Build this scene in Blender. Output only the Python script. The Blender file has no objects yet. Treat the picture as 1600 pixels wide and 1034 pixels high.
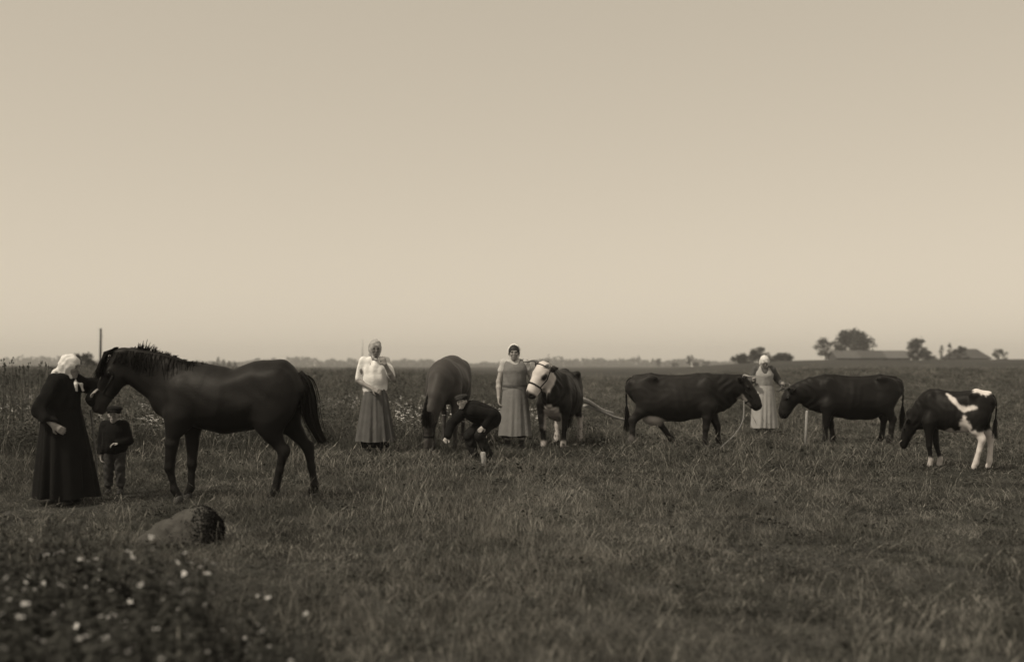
import bpy, math, random
import numpy as np
from mathutils import Vector, Matrix

random.seed(7)
rng = np.random.default_rng(11)
SC = bpy.context.scene
COL = SC.collection

# ------------------------------------------------------------------ camera, sky, sun, exposure
FPX, HZ, CAMH = 1700.0, 570.0, 1.40          # focal length and horizon row for a 1600 px wide picture
cd = bpy.data.cameras.new('camera')
cam = bpy.data.objects.new('camera', cd); COL.objects.link(cam); SC.camera = cam
cam.location = (0, 0, CAMH); cam.rotation_euler = (math.radians(90), 0, 0)
cd.sensor_width = 36.0; cd.lens = 36.0*FPX/1600.0
cd.shift_y = (HZ-517.0)/1600.0
cd.clip_start = 0.05; cd.clip_end = 9000
cd.dof.use_dof = True; cd.dof.focus_distance = 13.5
cd.dof.aperture_fstop = (cd.lens/1000.0)/0.036

SUN_DIR = Vector((-0.62, -0.42, 1.0)).normalized()      # towards the sun: high, to the left and a little behind the camera
TINT = (1.0, 0.875, 0.690)                               # the sepia of the print, carried by the light
w = bpy.data.worlds.new('World'); SC.world = w; w.use_nodes = True
nt = w.node_tree; N = nt.nodes; N.clear()
out = N.new('ShaderNodeOutputWorld'); bg = N.new('ShaderNodeBackground')
sky = N.new('ShaderNodeTexSky'); sky.sky_type = 'NISHITA'; sky.sun_disc = False
sky.sun_elevation = math.asin(SUN_DIR.z); sky.sun_rotation = math.atan2(SUN_DIR.x, SUN_DIR.y)
sky.air_density = 1.0; sky.dust_density = 1.0; sky.ozone_density = 1.0
bw = N.new('ShaderNodeRGBToBW')
pw = N.new('ShaderNodeMath'); pw.operation = 'POWER'; pw.inputs[1].default_value = 0.38
mul = N.new('ShaderNodeMix'); mul.data_type = 'RGBA'; mul.blend_type = 'MULTIPLY'; mul.inputs[0].default_value = 1.0
mul.inputs[7].default_value = (TINT[0]*3.80, TINT[1]*3.80, TINT[2]*3.80, 1)
L = nt.links
L.new(sky.outputs[0], bw.inputs[0]); L.new(bw.outputs[0], pw.inputs[0]); L.new(pw.outputs[0], mul.inputs[6])
L.new(mul.outputs[2], bg.inputs[0]); L.new(bg.outputs[0], out.inputs[0]); bg.inputs[1].default_value = 0.10
sd = bpy.data.lights.new('sun', 'SUN'); sun = bpy.data.objects.new('sun', sd); COL.objects.link(sun)
sd.energy = 2.9; sd.angle = math.radians(2.5); sd.color = (1.0, 0.88, 0.70)
sun.rotation_euler = SUN_DIR.to_track_quat('Z', 'Y').to_euler(); sun.location = (-20, 20, 40)
SC.view_settings.view_transform = 'Standard'; SC.view_settings.look = 'None'
SC.view_settings.exposure = 0.0; SC.view_settings.gamma = 1.0
SC.render.engine = 'CYCLES'
SC.cycles.use_denoising = True
SC.cycles.volume_bounces = 3; SC.cycles.max_bounces = 6; SC.cycles.diffuse_bounces = 3
SC.cycles.transparent_max_bounces = 8

# ------------------------------------------------------------------ materials
MATS = {}
def mat(name, g, rough=0.85, var=0.25, scale=8.0, bump=0.0, bscale=60.0, attr=False, tint=(1, 1, 1), spec=0.25, inst=0.0, patch=0.0, pscale=0.5, stretch=None, trans=0.0, sheen=0.0):
    if name in MATS: return MATS[name]
    m = bpy.data.materials.new(name); m.use_nodes = True
    t = m.node_tree; n = t.nodes; b = n['Principled BSDF']; lk = t.links.new
    b.inputs['Roughness'].default_value = rough
    b.inputs['Specular IOR Level'].default_value = spec
    if sheen: b.inputs['Sheen Weight'].default_value = sheen; b.inputs['Sheen Roughness'].default_value = 0.4
    tc = n.new('ShaderNodeTexCoord'); mp = n.new('ShaderNodeMapping')
    lk(tc.outputs['Object'], mp.inputs[0])
    if stretch: mp.inputs['Scale'].default_value = stretch
    no = n.new('ShaderNodeTexNoise'); no.inputs['Scale'].default_value = scale; no.inputs['Detail'].default_value = 6
    lk(mp.outputs[0], no.inputs[0])
    mr = n.new('ShaderNodeMapRange'); mr.inputs[1].default_value = 0.25; mr.inputs[2].default_value = 0.75
    mr.inputs[3].default_value = 1-var; mr.inputs[4].default_value = 1+var
    lk(no.outputs[0], mr.inputs[0]); val = mr.outputs[0]
    def times(a, bb):
        q = n.new('ShaderNodeMath'); q.operation = 'MULTIPLY'; lk(a, q.inputs[0])
        if isinstance(bb, float): q.inputs[1].default_value = bb
        else: lk(bb, q.inputs[1])
        return q.outputs[0]
    if attr:
        a = n.new('ShaderNodeAttribute'); a.attribute_name = 'tone'; val = times(val, a.outputs['Fac'])
    else: val = times(val, float(g))
    if inst:
        oi = n.new('ShaderNodeObjectInfo'); r = n.new('ShaderNodeMapRange'); r.inputs[3].default_value = 1-inst; r.inputs[4].default_value = 1+inst
        lk(oi.outputs['Random'], r.inputs[0]); val = times(val, r.outputs[0])
    if patch:
        ge = n.new('ShaderNodeNewGeometry'); pn = n.new('ShaderNodeTexNoise'); pn.inputs['Scale'].default_value = pscale; pn.inputs['Detail'].default_value = 4
        lk(ge.outputs['Position'], pn.inputs[0]); r = n.new('ShaderNodeMapRange'); r.inputs[1].default_value = 0.32; r.inputs[2].default_value = 0.68
        r.inputs[3].default_value = 1-patch; r.inputs[4].default_value = 1+patch; lk(pn.outputs[0], r.inputs[0]); val = times(val, r.outputs[0])
    cb = n.new('ShaderNodeCombineColor')
    for i in range(3):
        lk(times(val, float(tint[i])), cb.inputs[i])
    lk(cb.outputs[0], b.inputs['Base Color'])
    if bump:
        bn = n.new('ShaderNodeTexNoise'); bn.inputs['Scale'].default_value = bscale; bn.inputs['Detail'].default_value = 4
        lk(mp.outputs[0], bn.inputs[0]); bp = n.new('ShaderNodeBump'); bp.inputs['Strength'].default_value = bump; bp.inputs['Distance'].default_value = 0.02
        lk(bn.outputs[0], bp.inputs['Height']); lk(bp.outputs[0], b.inputs['Normal'])
    if trans:
        tr = n.new('ShaderNodeBsdfTranslucent'); mx = n.new('ShaderNodeMixShader'); mx.inputs[0].default_value = trans
        lk(cb.outputs[0], tr.inputs[0]); lk(b.outputs[0], mx.inputs[1]); lk(tr.outputs[0], mx.inputs[2]); lk(mx.outputs[0], n['Material Output'].inputs[0])
    MATS[name] = m
    return m

# ------------------------------------------------------------------ object helpers
def obj(name, me, m=None, parent=None, **props):
    o = bpy.data.objects.new(name, me); COL.objects.link(o)
    if m is not None and me is not None and len(me.materials) == 0: me.materials.append(m)
    if parent is not None: o.parent = parent
    for k, v in props.items(): o[k] = v
    return o

def thing(name, label, cat, loc, rz=0.0, group=None, scale=1.0):
    o = bpy.data.objects.new(name, None); COL.objects.link(o)
    o.location = loc; o.rotation_euler = (0, 0, rz); o.scale = (scale,)*3
    o.empty_display_size = 0.2
    o['label'] = label; o['category'] = cat
    if group: o['group'] = group
    return o

def npmesh(name, V, F, smooth=True, tone=None):
    """V (n,3), F list/array of quads or tris of one size, or list of arrays"""
    me = bpy.data.meshes.new(name)
    V = np.asarray(V, dtype=np.float32)
    Fs = F if isinstance(F, list) and len(F) and isinstance(F[0], np.ndarray) and F[0].ndim == 2 else [np.asarray(F, dtype=np.int32)]
    Fs = [f for f in Fs if len(f)]
    me.vertices.add(len(V)); me.vertices.foreach_set('co', V.ravel())
    tot = np.concatenate([np.full(len(f), f.shape[1], np.int32) for f in Fs])
    lp = np.concatenate([f.ravel() for f in Fs]).astype(np.int32)
    me.loops.add(len(lp)); me.loops.foreach_set('vertex_index', lp)
    me.polygons.add(len(tot))
    st = np.concatenate([[0], np.cumsum(tot)[:-1]]).astype(np.int32)
    me.polygons.foreach_set('loop_start', st); me.polygons.foreach_set('loop_total', tot)
    me.polygons.foreach_set('use_smooth', np.full(len(tot), smooth, bool))
    if tone is not None:
        a = me.attributes.new('tone', 'FLOAT', 'POINT'); a.data.foreach_set('value', np.asarray(tone, np.float32))
    me.update(calc_edges=True); me.validate()
    return me

def blur_tone(t, Q, it=2):
    e = np.concatenate([Q[:, [0, 1]], Q[:, [1, 2]], Q[:, [2, 3]], Q[:, [3, 0]]]); m = len(t); d = np.maximum(np.bincount(e[:, 0], minlength=m)+np.bincount(e[:, 1], minlength=m), 1)
    for _ in range(it): t = .5*t+.5*(np.bincount(e[:, 0], t[e[:, 1]], m)+np.bincount(e[:, 1], t[e[:, 0]], m))/d
    return t

class MB:
    """collects shapes into one mesh"""
    def __init__(s): s.V = []; s.Q = []; s.T = []; s.n = 0
    def add(s, V, Q=None, T=None):
        V = np.asarray(V, float).reshape(-1, 3)
        if Q is not None and len(Q): s.Q.append(np.asarray(Q, int)+s.n)
        if T is not None and len(T): s.T.append(np.asarray(T, int)+s.n)
        s.V.append(V); s.n += len(V)
    def box(s, lo, hi):
        x0, y0, z0 = lo; x1, y1, z1 = hi
        V = [(x0,y0,z0),(x1,y0,z0),(x1,y1,z0),(x0,y1,z0),(x0,y0,z1),(x1,y0,z1),(x1,y1,z1),(x0,y1,z1)]
        s.add(V, [(0,3,2,1),(4,5,6,7),(0,1,5,4),(1,2,6,5),(2,3,7,6),(3,0,4,7)])
    def tube(s, P, R, n=8, caps=True):
        P = [Vector(p) for p in P]; R = [R]*len(P) if not hasattr(R, '__len__') else list(R)
        V = []; ref = None
        for i, p in enumerate(P):
            t = (P[min(i+1, len(P)-1)]-P[max(i-1, 0)]).normalized()
            if ref is None: ref = Vector((0, 0, 1)) if abs(t.z) < 0.9 else Vector((1, 0, 0))
            a = t.cross(ref).normalized(); b = t.cross(a).normalized(); ref = -b if False else ref
            for k in range(n):
                q = 2*math.pi*k/n; V.append(p+(a*math.cos(q)+b*math.sin(q))*R[i])
        Q = []; T = []
        for i in range(len(P)-1):
            for k in range(n):
                k2 = (k+1) % n; Q.append((i*n+k, i*n+k2, (i+1)*n+k2, (i+1)*n+k))
        if caps:
            V.append(P[0]); V.append(P[-1]); c0 = len(V)-2; e = (len(P)-1)*n
            for k in range(n):
                k2 = (k+1) % n; T.append((c0, k2, k)); T.append((c0+1, e+k, e+k2))
        s.add([tuple(v) for v in V], Q, T)
    def strip(s, P, side, w0, w1):
        n = len(P); V = []
        for i, p in enumerate(P):
            w_ = w0+(w1-w0)*i/(n-1); p = np.asarray(p, float); V.append(p-side*w_); V.append(p+side*w_)
        s.add(V, [(2*i, 2*i+1, 2*i+3, 2*i+2) for i in range(n-1)])
    def mesh(s, name, smooth=True):
        F = []
        if s.Q: F.append(np.concatenate(s.Q))
        if s.T: F.append(np.concatenate(s.T))
        return npmesh(name, np.concatenate(s.V), F, smooth)

def bez(P, n):
    """Catmull-Rom through points"""
    P = [np.asarray(p, float) for p in P]; P = [2*P[0]-P[1]]+P+[2*P[-1]-P[-2]]; o = []
    m = len(P)-3
    for j in range(n+1):
        u = min(j/n*m, m-1e-9); i = int(u); t = u-i; a, b, c, d = P[i:i+4]
        o.append(0.5*((2*b)+(c-a)*t+(2*a-5*b+4*c-d)*t*t+(3*b-a-3*c+d)*t**3))
    return o

# ------------------------------------------------------------------ implicit surfaces -> one continuous mesh
class Frame:
    def __init__(s, o=(0, 0, 0), R=np.eye(3)): s.o = np.asarray(o, float); s.R = np.asarray(R, float)
    def p(s, q): return s.o+s.R@np.asarray(q, float)
    def v(s, q): return s.R@np.asarray(q, float)
    def inv(s, P): return (np.asarray(P)-s.o)@s.R
def frame_x(o, x, yh):
    x = np.asarray(x, float); x = x/np.linalg.norm(x); yh = np.asarray(yh, float); y = yh-x*(x@yh); y /= np.linalg.norm(y)
    return Frame(o, np.stack([x, y, np.cross(x, y)], 1))
ID = Frame()

class Field:
    def __init__(s, lo, hi, h):
        s.lo = np.asarray(lo, np.float32); s.h = h
        s.n = np.ceil((np.asarray(hi)-s.lo)/h).astype(int)+1
        s.ax = [(s.lo[i]+h*np.arange(s.n[i])).astype(np.float32) for i in range(3)]
        s.D = np.full(s.n, 9.0, np.float32)
    def blk(s, lo, hi):
        a = np.clip(np.floor((lo-s.lo)/s.h).astype(int), 0, s.n); b = np.clip(np.ceil((hi-s.lo)/s.h).astype(int)+1, 0, s.n)
        if (b <= a).any(): return None
        sl = tuple(slice(a[i], b[i]) for i in range(3))
        g = [s.ax[0][sl[0]][:, None, None], s.ax[1][sl[1]][None, :, None], s.ax[2][sl[2]][None, None, :]]
        return sl, g
    def mix(s, sl, d, k, sub):
        A = s.D[sl]
        if sub: A = -A
        h = np.maximum(k-np.abs(A-d), 0)/k
        r = np.minimum(A, d)-h*h*k*0.25
        s.D[sl] = -r if sub else r
    def seg(s, p0, p1, r0, r1, L=None, k=0.03, sub=False, fr=ID):
        p0 = fr.p(p0).astype(np.float32); p1 = fr.p(p1).astype(np.float32)
        r0 = r0 if hasattr(r0, '__len__') else (r0, r0); r1 = r1 if hasattr(r1, '__len__') else (r1, r1)
        m = max(r0+r1 if isinstance(r0, tuple) and isinstance(r1, tuple) else list(r0)+list(r1))+k+2*s.h
        bb = s.blk(np.minimum(p0, p1)-m, np.maximum(p0, p1)+m)
        if bb is None: return
        sl, (X, Y, Z) = bb; X = X-p0[0]; Y = Y-p0[1]; Z = Z-p0[2]; d = p1-p0; dd = float(d@d)+1e-12
        t = np.clip((X*d[0]+Y*d[1]+Z*d[2])/dd, 0, 1)
        cx = X-t*d[0]; cy = Y-t*d[1]; cz = Z-t*d[2]
        if L is None:
            dist = np.sqrt(cx*cx+cy*cy+cz*cz)-(r0[0]+(r1[0]-r0[0])*t)
        else:
            Lv = fr.v(L).astype(np.float32); Lv /= np.linalg.norm(Lv)
            a = r0[0]+(r1[0]-r0[0])*t; b = r0[1]+(r1[1]-r0[1])*t
            l = cx*Lv[0]+cy*Lv[1]+cz*Lv[2]; r2 = np.maximum(cx*cx+cy*cy+cz*cz-l*l, 0)
            k1 = np.sqrt((l/a)**2+r2/b**2); k2 = np.sqrt((l/a**2)**2+r2/b**4)+1e-6
            dist = np.where(k1 < 0.2, -0.8*np.minimum(a, b), k1*(k1-1)/k2)
        s.mix(sl, dist, k, sub)
    def chain(s, pts, L=None, k=0.03, sub=False, fr=ID):
        for p, q in zip(pts[:-1], pts[1:]):
            r0 = p[3] if len(p) == 4 else (p[3], p[4]); r1 = q[3] if len(q) == 4 else (q[3], q[4])
            s.seg(p[:3], q[:3], r0, r1, L, k, sub, fr)
    def ell(s, c, r, R=None, k=0.03, sub=False, fr=ID):
        c = fr.p(c).astype(np.float32); R = fr.R if R is None else fr.R@R; m = max(r)+k+2*s.h
        bb = s.blk(c-m, c+m)
        if bb is None: return
        sl, (X, Y, Z) = bb; X = X-c[0]; Y = Y-c[1]; Z = Z-c[2]; k1 = 0; k2 = 0
        for i in range(3):
            u = X*np.float32(R[0, i])+Y*np.float32(R[1, i])+Z*np.float32(R[2, i]); k1 = k1+(u/r[i])**2; k2 = k2+(u/r[i]**2)**2
        k1 = np.sqrt(k1); k2 = np.sqrt(k2)+1e-6
        s.mix(sl, np.where(k1 < 0.2, np.float32(-0.8*min(r)), k1*(k1-1)/k2), k, sub)
    def plane(s, p, n, k=0.01):
        """cut away the side n points to"""
        n = np.asarray(n, float); n /= np.linalg.norm(n)
        d = -((s.ax[0][:, None, None]-p[0])*n[0]+(s.ax[1][None, :, None]-p[1])*n[1]+(s.ax[2][None, None, :]-p[2])*n[2])
        s.mix(tuple(slice(0, x) for x in s.n), d.astype(np.float32), k, True)
    def wrinkle(s, fn):
        X, Y, Z = np.meshgrid(*s.ax, indexing='ij'); s.D = s.D+fn(X, Y, Z).astype(np.float32)
    def net(s, smooth=1):
        D = s.D; S = D < 0; n = s.n
        c = [S[i:n[0]-1+i, j:n[1]-1+j, k:n[2]-1+k] for i in (0, 1) for j in (0, 1) for k in (0, 1)]
        al = c[0].copy(); an = c[0].copy()
        for q in c[1:]: al &= q; an |= q
        I = np.argwhere(an & ~al); idx = np.full(n-1, -1, np.int32); idx[tuple(I.T)] = np.arange(len(I))
        off = np.array([(i, j, k) for i in (0, 1) for j in (0, 1) for k in (0, 1)])
        val = np.stack([D[tuple((I+o).T)] for o in off], 1)
        acc = np.zeros((len(I), 3)); cnt = np.zeros(len(I))
        for a in range(8):
            for b in range(a+1, 8):
                if np.abs(off[a]-off[b]).sum() != 1: continue
                va, vb = val[:, a], val[:, b]; x = (va < 0) != (vb < 0)
                t = np.where(x, va/np.where(x, va-vb, 1), 0)
                acc += np.where(x[:, None], off[a]+(off[b]-off[a])*t[:, None], 0); cnt += x
        V = s.lo+(I+acc/cnt[:, None])*s.h
        Q = []
        for ax in range(3):
            u, v = (ax+1) % 3, (ax+2) % 3
            sa = [slice(None)]*3; sb = [slice(None)]*3; sa[ax] = slice(0, -1); sb[ax] = slice(1, None)
            ch = np.argwhere(S[tuple(sa)] != S[tuple(sb)])
            ok = (ch[:, u] > 0) & (ch[:, v] > 0) & (ch[:, u] < n[u]-1) & (ch[:, v] < n[v]-1); ch = ch[ok]
            def id_(du, dv):
                q = ch.copy(); q[:, u] -= du; q[:, v] -= dv; return idx[tuple(q.T)]
            q = np.stack([id_(1, 1), id_(0, 1), id_(0, 0), id_(1, 0)], 1)
            fl = ~S[tuple(ch.T)]; q[fl] = q[fl][:, ::-1]; Q.append(q)
        Q = np.concatenate(Q); Q = Q[(Q >= 0).all(1)]
        for _ in range(smooth):
            e = np.concatenate([Q[:, [0, 1]], Q[:, [1, 2]], Q[:, [2, 3]], Q[:, [3, 0]]]); m = len(V)
            d = np.bincount(e[:, 0], minlength=m)+np.bincount(e[:, 1], minlength=m)
            W = np.stack([np.bincount(e[:, 0], V[e[:, 1], i], m)+np.bincount(e[:, 1], V[e[:, 0], i], m) for i in range(3)], 1)/np.maximum(d, 1)[:, None]
            V = 0.5*V+0.5*W
        return V, Q

# ------------------------------------------------------------------ the lie of the land
def sm(x, a, b):
    t = np.clip((np.asarray(x, float)-a)/(b-a), 0, 1); return t*t*(3-2*t)
def zg(x, y):
    x = np.asarray(x, float); y = np.asarray(y, float)
    z = 0.12*np.exp(-((x+0.3)/3.6)**2-((y-16.8)/2.6)**2)+0.02*np.sin(x*1.3+y*0.7)*np.sin(y*0.9-x*0.4)*np.exp(-(y/40)**2)
    u = x/np.maximum(np.abs(y), 20); h = sm(y, 26, 190)
    z = z+h*(0.55+1.75*sm(u, 0.10, 0.30)+0.55*sm(-u, 0.18, 0.36))
    z = z-sm(y, 215, 330)*(0.2+1.1*sm(u, 0.10, 0.30))
    z = z+0.10*np.sin(x*0.11+1.0)*np.sin(y*0.06)*sm(y, 30, 80)
    return z
def at(px, py, d):
    """world point seen at a place of the 1600 px picture at depth d"""
    return ((px-800)/FPX*d, d, CAMH-(py-HZ)/FPX*d)
def onground(px, d):
    x = (px-800)/FPX*d; return (x, d, float(zg(x, d)))

ys = np.concatenate([np.linspace(-30, 2, 14)[:-1], np.linspace(2, 30, 85)[:-1], 30*(1250/30)**np.linspace(0, 1, 90)])
ss = np.linspace(-1, 1, 181)
GX = ss[None, :]*(16+0.95*np.abs(ys))[:, None]; GY = np.repeat(ys[:, None], len(ss), 1); GZ = zg(GX, GY)
nr, nc = GX.shape; ii = np.arange(nr-1)[:, None]*nc+np.arange(nc-1)[None, :]
Q = np.stack([ii, ii+1, ii+nc+1, ii+nc], -1).reshape(-1, 4)
g_mat = mat('meadow_ground', 0.045, rough=0.95, var=0.35, scale=14, bump=0.6, bscale=25, tint=(1, 1.0, 0.95), spec=0.1, patch=0.30, pscale=0.12)
ground = obj('meadow', npmesh('meadow', np.stack([GX, GY, GZ], -1).reshape(-1, 3), Q), g_mat, kind='structure', label='grazed meadow rising gently to the far fields')

# ------------------------------------------------------------------ grass and weeds scattered as uncountable stuff
def blades(mb, n, rad, h0, h1, w, bend, r, heads=0.0):
    for _ in range(n):
        a = r.uniform(0, 2*math.pi); q = rad*math.sqrt(r.uniform()); b = np.array([q*math.cos(a), q*math.sin(a), -0.01])
        h = r.uniform(h0, h1); ph = r.uniform(0, 2*math.pi); d = np.array([math.cos(ph), math.sin(ph), 0])*h*r.uniform(0.15, bend)
        p1 = b+np.array([0, 0, h*0.55])+d*0.35; p2 = b+np.array([0, 0, h*r.uniform(0.85, 1)])+d
        po = ph+r.uniform(-1.6, 1.6); s = np.array([-math.sin(po), math.cos(po), 0])*w*r.uniform(0.6, 1.2)
        mb.add([b-s, b+s, p1+s*0.8, p1-s*0.8, p2], [(0, 1, 2, 3)], [(3, 2, 4)])
        if r.uniform() < heads:
            u = (p2-p1)/np.linalg.norm(p2-p1); s2 = s*1.9
            mb.add([p2-u*0.03-s2*0.3, p2+s2*0.9, p2+u*0.05, p2-s2*0.9], [(0, 1, 2, 3)])
def leafs(mb, n, rad, h0, h1, ln, wd, r):
    for _ in range(n):
        a = r.uniform(0, 2*math.pi); q = rad*math.sqrt(r.uniform()); c = np.array([q*math.cos(a), q*math.sin(a), r.uniform(h0, h1)])
        ph = r.uniform(0, 2*math.pi); tl = r.uniform(-0.5, 0.9); d = np.array([math.cos(ph)*math.cos(tl), math.sin(ph)*math.cos(tl), math.sin(tl)])*ln*r.uniform(0.6, 1.2)
        s = np.cross(d, [0, 0, 1.0]); s = s/np.linalg.norm(s)*wd*r.uniform(0.7, 1.2); s[2] += r.uniform(-0.4, 0.4)*wd
        mb.add([c, c+d*0.5+s, c+d, c+d*0.5-s], [(0, 1, 2, 3)])
def dots(mb, n, rad, h0, h1, r0, r1, r):
    for _ in range(n):
        a = r.uniform(0, 2*math.pi); q = rad*math.sqrt(r.uniform()); c = np.array([q*math.cos(a), q*math.sin(a), r.uniform(h0, h1)])
        R = r.uniform(r0, r1); V = [c+np.array([0, 0, R*0.35])]
        for k in range(6):
            V.append(c+np.array([R*math.cos(k*math.pi/3), R*math.sin(k*math.pi/3), r.uniform(-.2, .2)*R]))
        mb.add(V, None, [(0, 1+k, 1+(k+1) % 6) for k in range(6)])

G_GREEN = mat('grass_blade', 0.059, rough=0.75, var=0.15, scale=20, tint=(1, 1.02, 0.92), inst=0.5, patch=0.45, pscale=0.8, trans=0.25)
G_DRY = mat('dry_grass', 0.185, rough=0.8, var=0.15, scale=20, tint=(1.03, 1, 0.92), inst=0.45, patch=0.4, pscale=0.7, trans=0.2)
G_WEED = mat('weed_leaf', 0.043, rough=0.7, var=0.2, scale=20, tint=(1, 1.02, 0.93), inst=0.4, patch=0.25, pscale=0.3, trans=0.2)
G_FLOWER = mat('pale_flower', 0.62, rough=0.8, var=0.2, scale=40, inst=0.25)

def source(name, parts):
    c = bpy.data.collections.new(name)
    for i, (mb, m) in enumerate(parts):
        me = mb.mesh(name) if isinstance(mb, MB) else mb
        me.materials.append(m)
        o = bpy.data.objects.new('%s_%02d' % (name, i), me); c.objects.link(o)
    return c
def scatter(name, src, P, scl, idx, label, cat, tilt=0.12):
    n = len(P); me = bpy.data.meshes.new(name); me.vertices.add(n); me.vertices.foreach_set('co', np.asarray(P, np.float32).ravel())
    rot = np.stack([rng.normal(0, tilt, n), rng.normal(0, tilt, n), rng.uniform(0, 6.283, n)], 1)
    a = me.attributes.new('rot', 'FLOAT_VECTOR', 'POINT'); a.data.foreach_set('vector', rot.astype(np.float32).ravel())
    a = me.attributes.new('scl', 'FLOAT_VECTOR', 'POINT'); a.data.foreach_set('vector', np.asarray(scl, np.float32).ravel())
    a = me.attributes.new('idx', 'INT', 'POINT'); a.data.foreach_set('value', np.asarray(idx, np.int32))
    o = obj(name, me, None, kind='stuff', label=label, category=cat)
    ng = bpy.data.node_groups.new(name, 'GeometryNodeTree')
    ng.interface.new_socket('Geometry', in_out='INPUT', socket_type='NodeSocketGeometry')
    ng.interface.new_socket('Geometry', in_out='OUTPUT', socket_type='NodeSocketGeometry')
    n_ = ng.nodes; gi = n_.new('NodeGroupInput'); go = n_.new('NodeGroupOutput'); ip = n_.new('GeometryNodeInstanceOnPoints')
    ci = n_.new('GeometryNodeCollectionInfo'); ci.inputs['Collection'].default_value = src
    ci.inputs['Separate Children'].default_value = True; ci.inputs['Reset Children'].default_value = True
    def na(t, nm):
        q = n_.new('GeometryNodeInputNamedAttribute'); q.data_type = t; q.inputs['Name'].default_value = nm; return q.outputs['Attribute']
    l = ng.links; l.new(gi.outputs[0], ip.inputs['Points']); l.new(ci.outputs[0], ip.inputs['Instance'])
    ip.inputs['Pick Instance'].default_value = True
    l.new(na('INT', 'idx'), ip.inputs['Instance Index']); l.new(na('FLOAT_VECTOR', 'rot'), ip.inputs['Rotation']); l.new(na('FLOAT_VECTOR', 'scl'), ip.inputs['Scale'])
    l.new(ip.outputs[0], go.inputs[0])
    md = o.modifiers.new('scatter', 'NODES'); md.node_group = ng
    return o
def wedge(y0, y1, dens, side=1.15, pad=0.8):
    """random points over the visible wedge of ground between two depths, with margin"""
    area = ((y1**2-y0**2)*0.47*side+2*pad*(y1-y0)); n = int(area*dens)
    y = np.sqrt(rng.uniform(y0**2, y1**2, int(n*1.5)))[:n]; x = rng.uniform(-1, 1, n)*(0.47*side*y+pad)
    return x, y

pr = []
for s_ in range(4):
    r = np.random.default_rng(s_); mb = MB(); blades(mb, 56, 0.12, 0.02, 0.085, 0.0020, 1.3, r); pr.append((mb, G_GREEN))
for s_ in range(2):
    r = np.random.default_rng(20+s_); mb = MB(); blades(mb, 40, 0.13, 0.02, 0.09, 0.0018, 1.8, r); pr.append((mb, G_DRY))
for s_ in range(2):
    r = np.random.default_rng(30+s_); mb = MB(); blades(mb, 6, 0.12, 0.10, 0.21, 0.0016, 0.8, r, heads=0.7); pr.append((mb, G_DRY))
for s_ in range(2):
    r = np.random.default_rng(40+s_); mb = MB(); leafs(mb, 26, 0.11, 0.01, 0.06, 0.035, 0.013, r); pr.append((mb, G_WEED))
SRC_GRASS = source('grass_tuft', pr)
probs = np.array([.155]*4+[.115]*2+[.05]*2+[.025]*2); probs /= probs.sum()
X, Y, S = [], [], []
for (a, b, dn, s0, s1) in ((3.0, 9, 150, 0.75, 1.2), (9, 15, 105, 0.8, 1.3), (15, 24, 58, 0.9, 1.5), (24, 45, 18, 1.3, 2.0), (45, 100, 3.2, 1.8, 2.8)):
    x, y = wedge(a, b, dn); X.append(x); Y.append(y); S.append(rng.uniform(s0, s1, len(x)))
X = np.concatenate(X); Y = np.concatenate(Y); S = np.concatenate(S)
# tussocks: coarser and taller in places, grazed down in others
tus = 0.5+0.5*np.sin(X*1.7+1.3*np.sin(Y*1.1))*np.sin(Y*1.9+np.sin(X*2.3)); tus2 = np.clip(.5+.5*np.sin(X*.55+2*np.sin(Y*.31+1))*np.sin(Y*.47+np.sin(X*.8)), 0, 1); hz = (0.5+0.75*tus)*(.6+.8*tus2)
S = S*(1+.30*sm(Y, 12, 14)*(1-sm(Y, 20, 23)))
SCL = np.stack([S*(1+0.02*np.maximum(Y-9, 0)), S*(1+0.02*np.maximum(Y-9, 0)), S*hz], 1)
gidx = rng.choice(len(pr), len(X), p=probs)
dryp = .62*np.exp(-((X-.15*Y+.9)/(.22*Y+.8))**2)*(1-sm(Y, 11, 17))          # a drier, hay-coloured stretch of pasture
sw = rng.uniform(size=len(X)) < dryp*(.4+.6*tus2); gidx = np.where(sw & (gidx < 4), 4+gidx % 4, gidx)
scatter('meadow_grass', SRC_GRASS, np.stack([X, Y, zg(X, Y)], 1), SCL, gidx, 'short dry meadow grass over the whole pasture', 'grass')

# taller weedy growth behind the people on the left half
pr = []
for s_ in range(3):
    r = np.random.default_rng(50+s_); mb = MB(); blades(mb, 30, 0.16, 0.25, 0.55, 0.0045, 0.6, r); pr.append((mb, G_GREEN))
for s_ in range(2):
    r = np.random.default_rng(60+s_); mb = MB(); blades(mb, 12, 0.16, 0.4, 0.7, 0.003, 0.5, r, heads=0.6); pr.append((mb, G_DRY))
for s_ in range(3):
    r = np.random.default_rng(70+s_); mb = MB(); blades(mb, 6, 0.1, 0.35, 0.5, 0.004, 0.5, r); leafs(mb, 55, 0.16, 0.03, 0.48, 0.06, 0.02, r); pr.append((mb, G_WEED))
SRC_WEED = source('tall_weed', pr)
def tall_edge(x): return 16.6+0.6*np.sin(x*0.9)+0.35*np.sin(x*2.3+1)-1.0*sm(-x, 3.0, 6.0)
X, Y, S = [], [], []
for (a, b, dn, s0, s1) in ((14, 24, 34, 0.6, 1.15), (24, 45, 14, 0.8, 1.4), (45, 95, 3.0, 1.2, 2.0)):
    x, y = wedge(a, b, dn); k = (y > tall_edge(x)) & (x < 0.3+0.10*y+0.8*np.sin(y*0.8)-2.0*sm(y, 15, 30)*0) & (x < 1.2+0.02*y)
    k &= rng.uniform(size=len(x)) < 0.25+0.75*sm(y-tall_edge(x), 0.0, 1.6)
    x, y = x[k], y[k]; X.append(x); Y.append(y); S.append(rng.uniform(s0, s1, len(x))*(0.62+0.38*sm(-x, 0, 6)))
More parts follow.
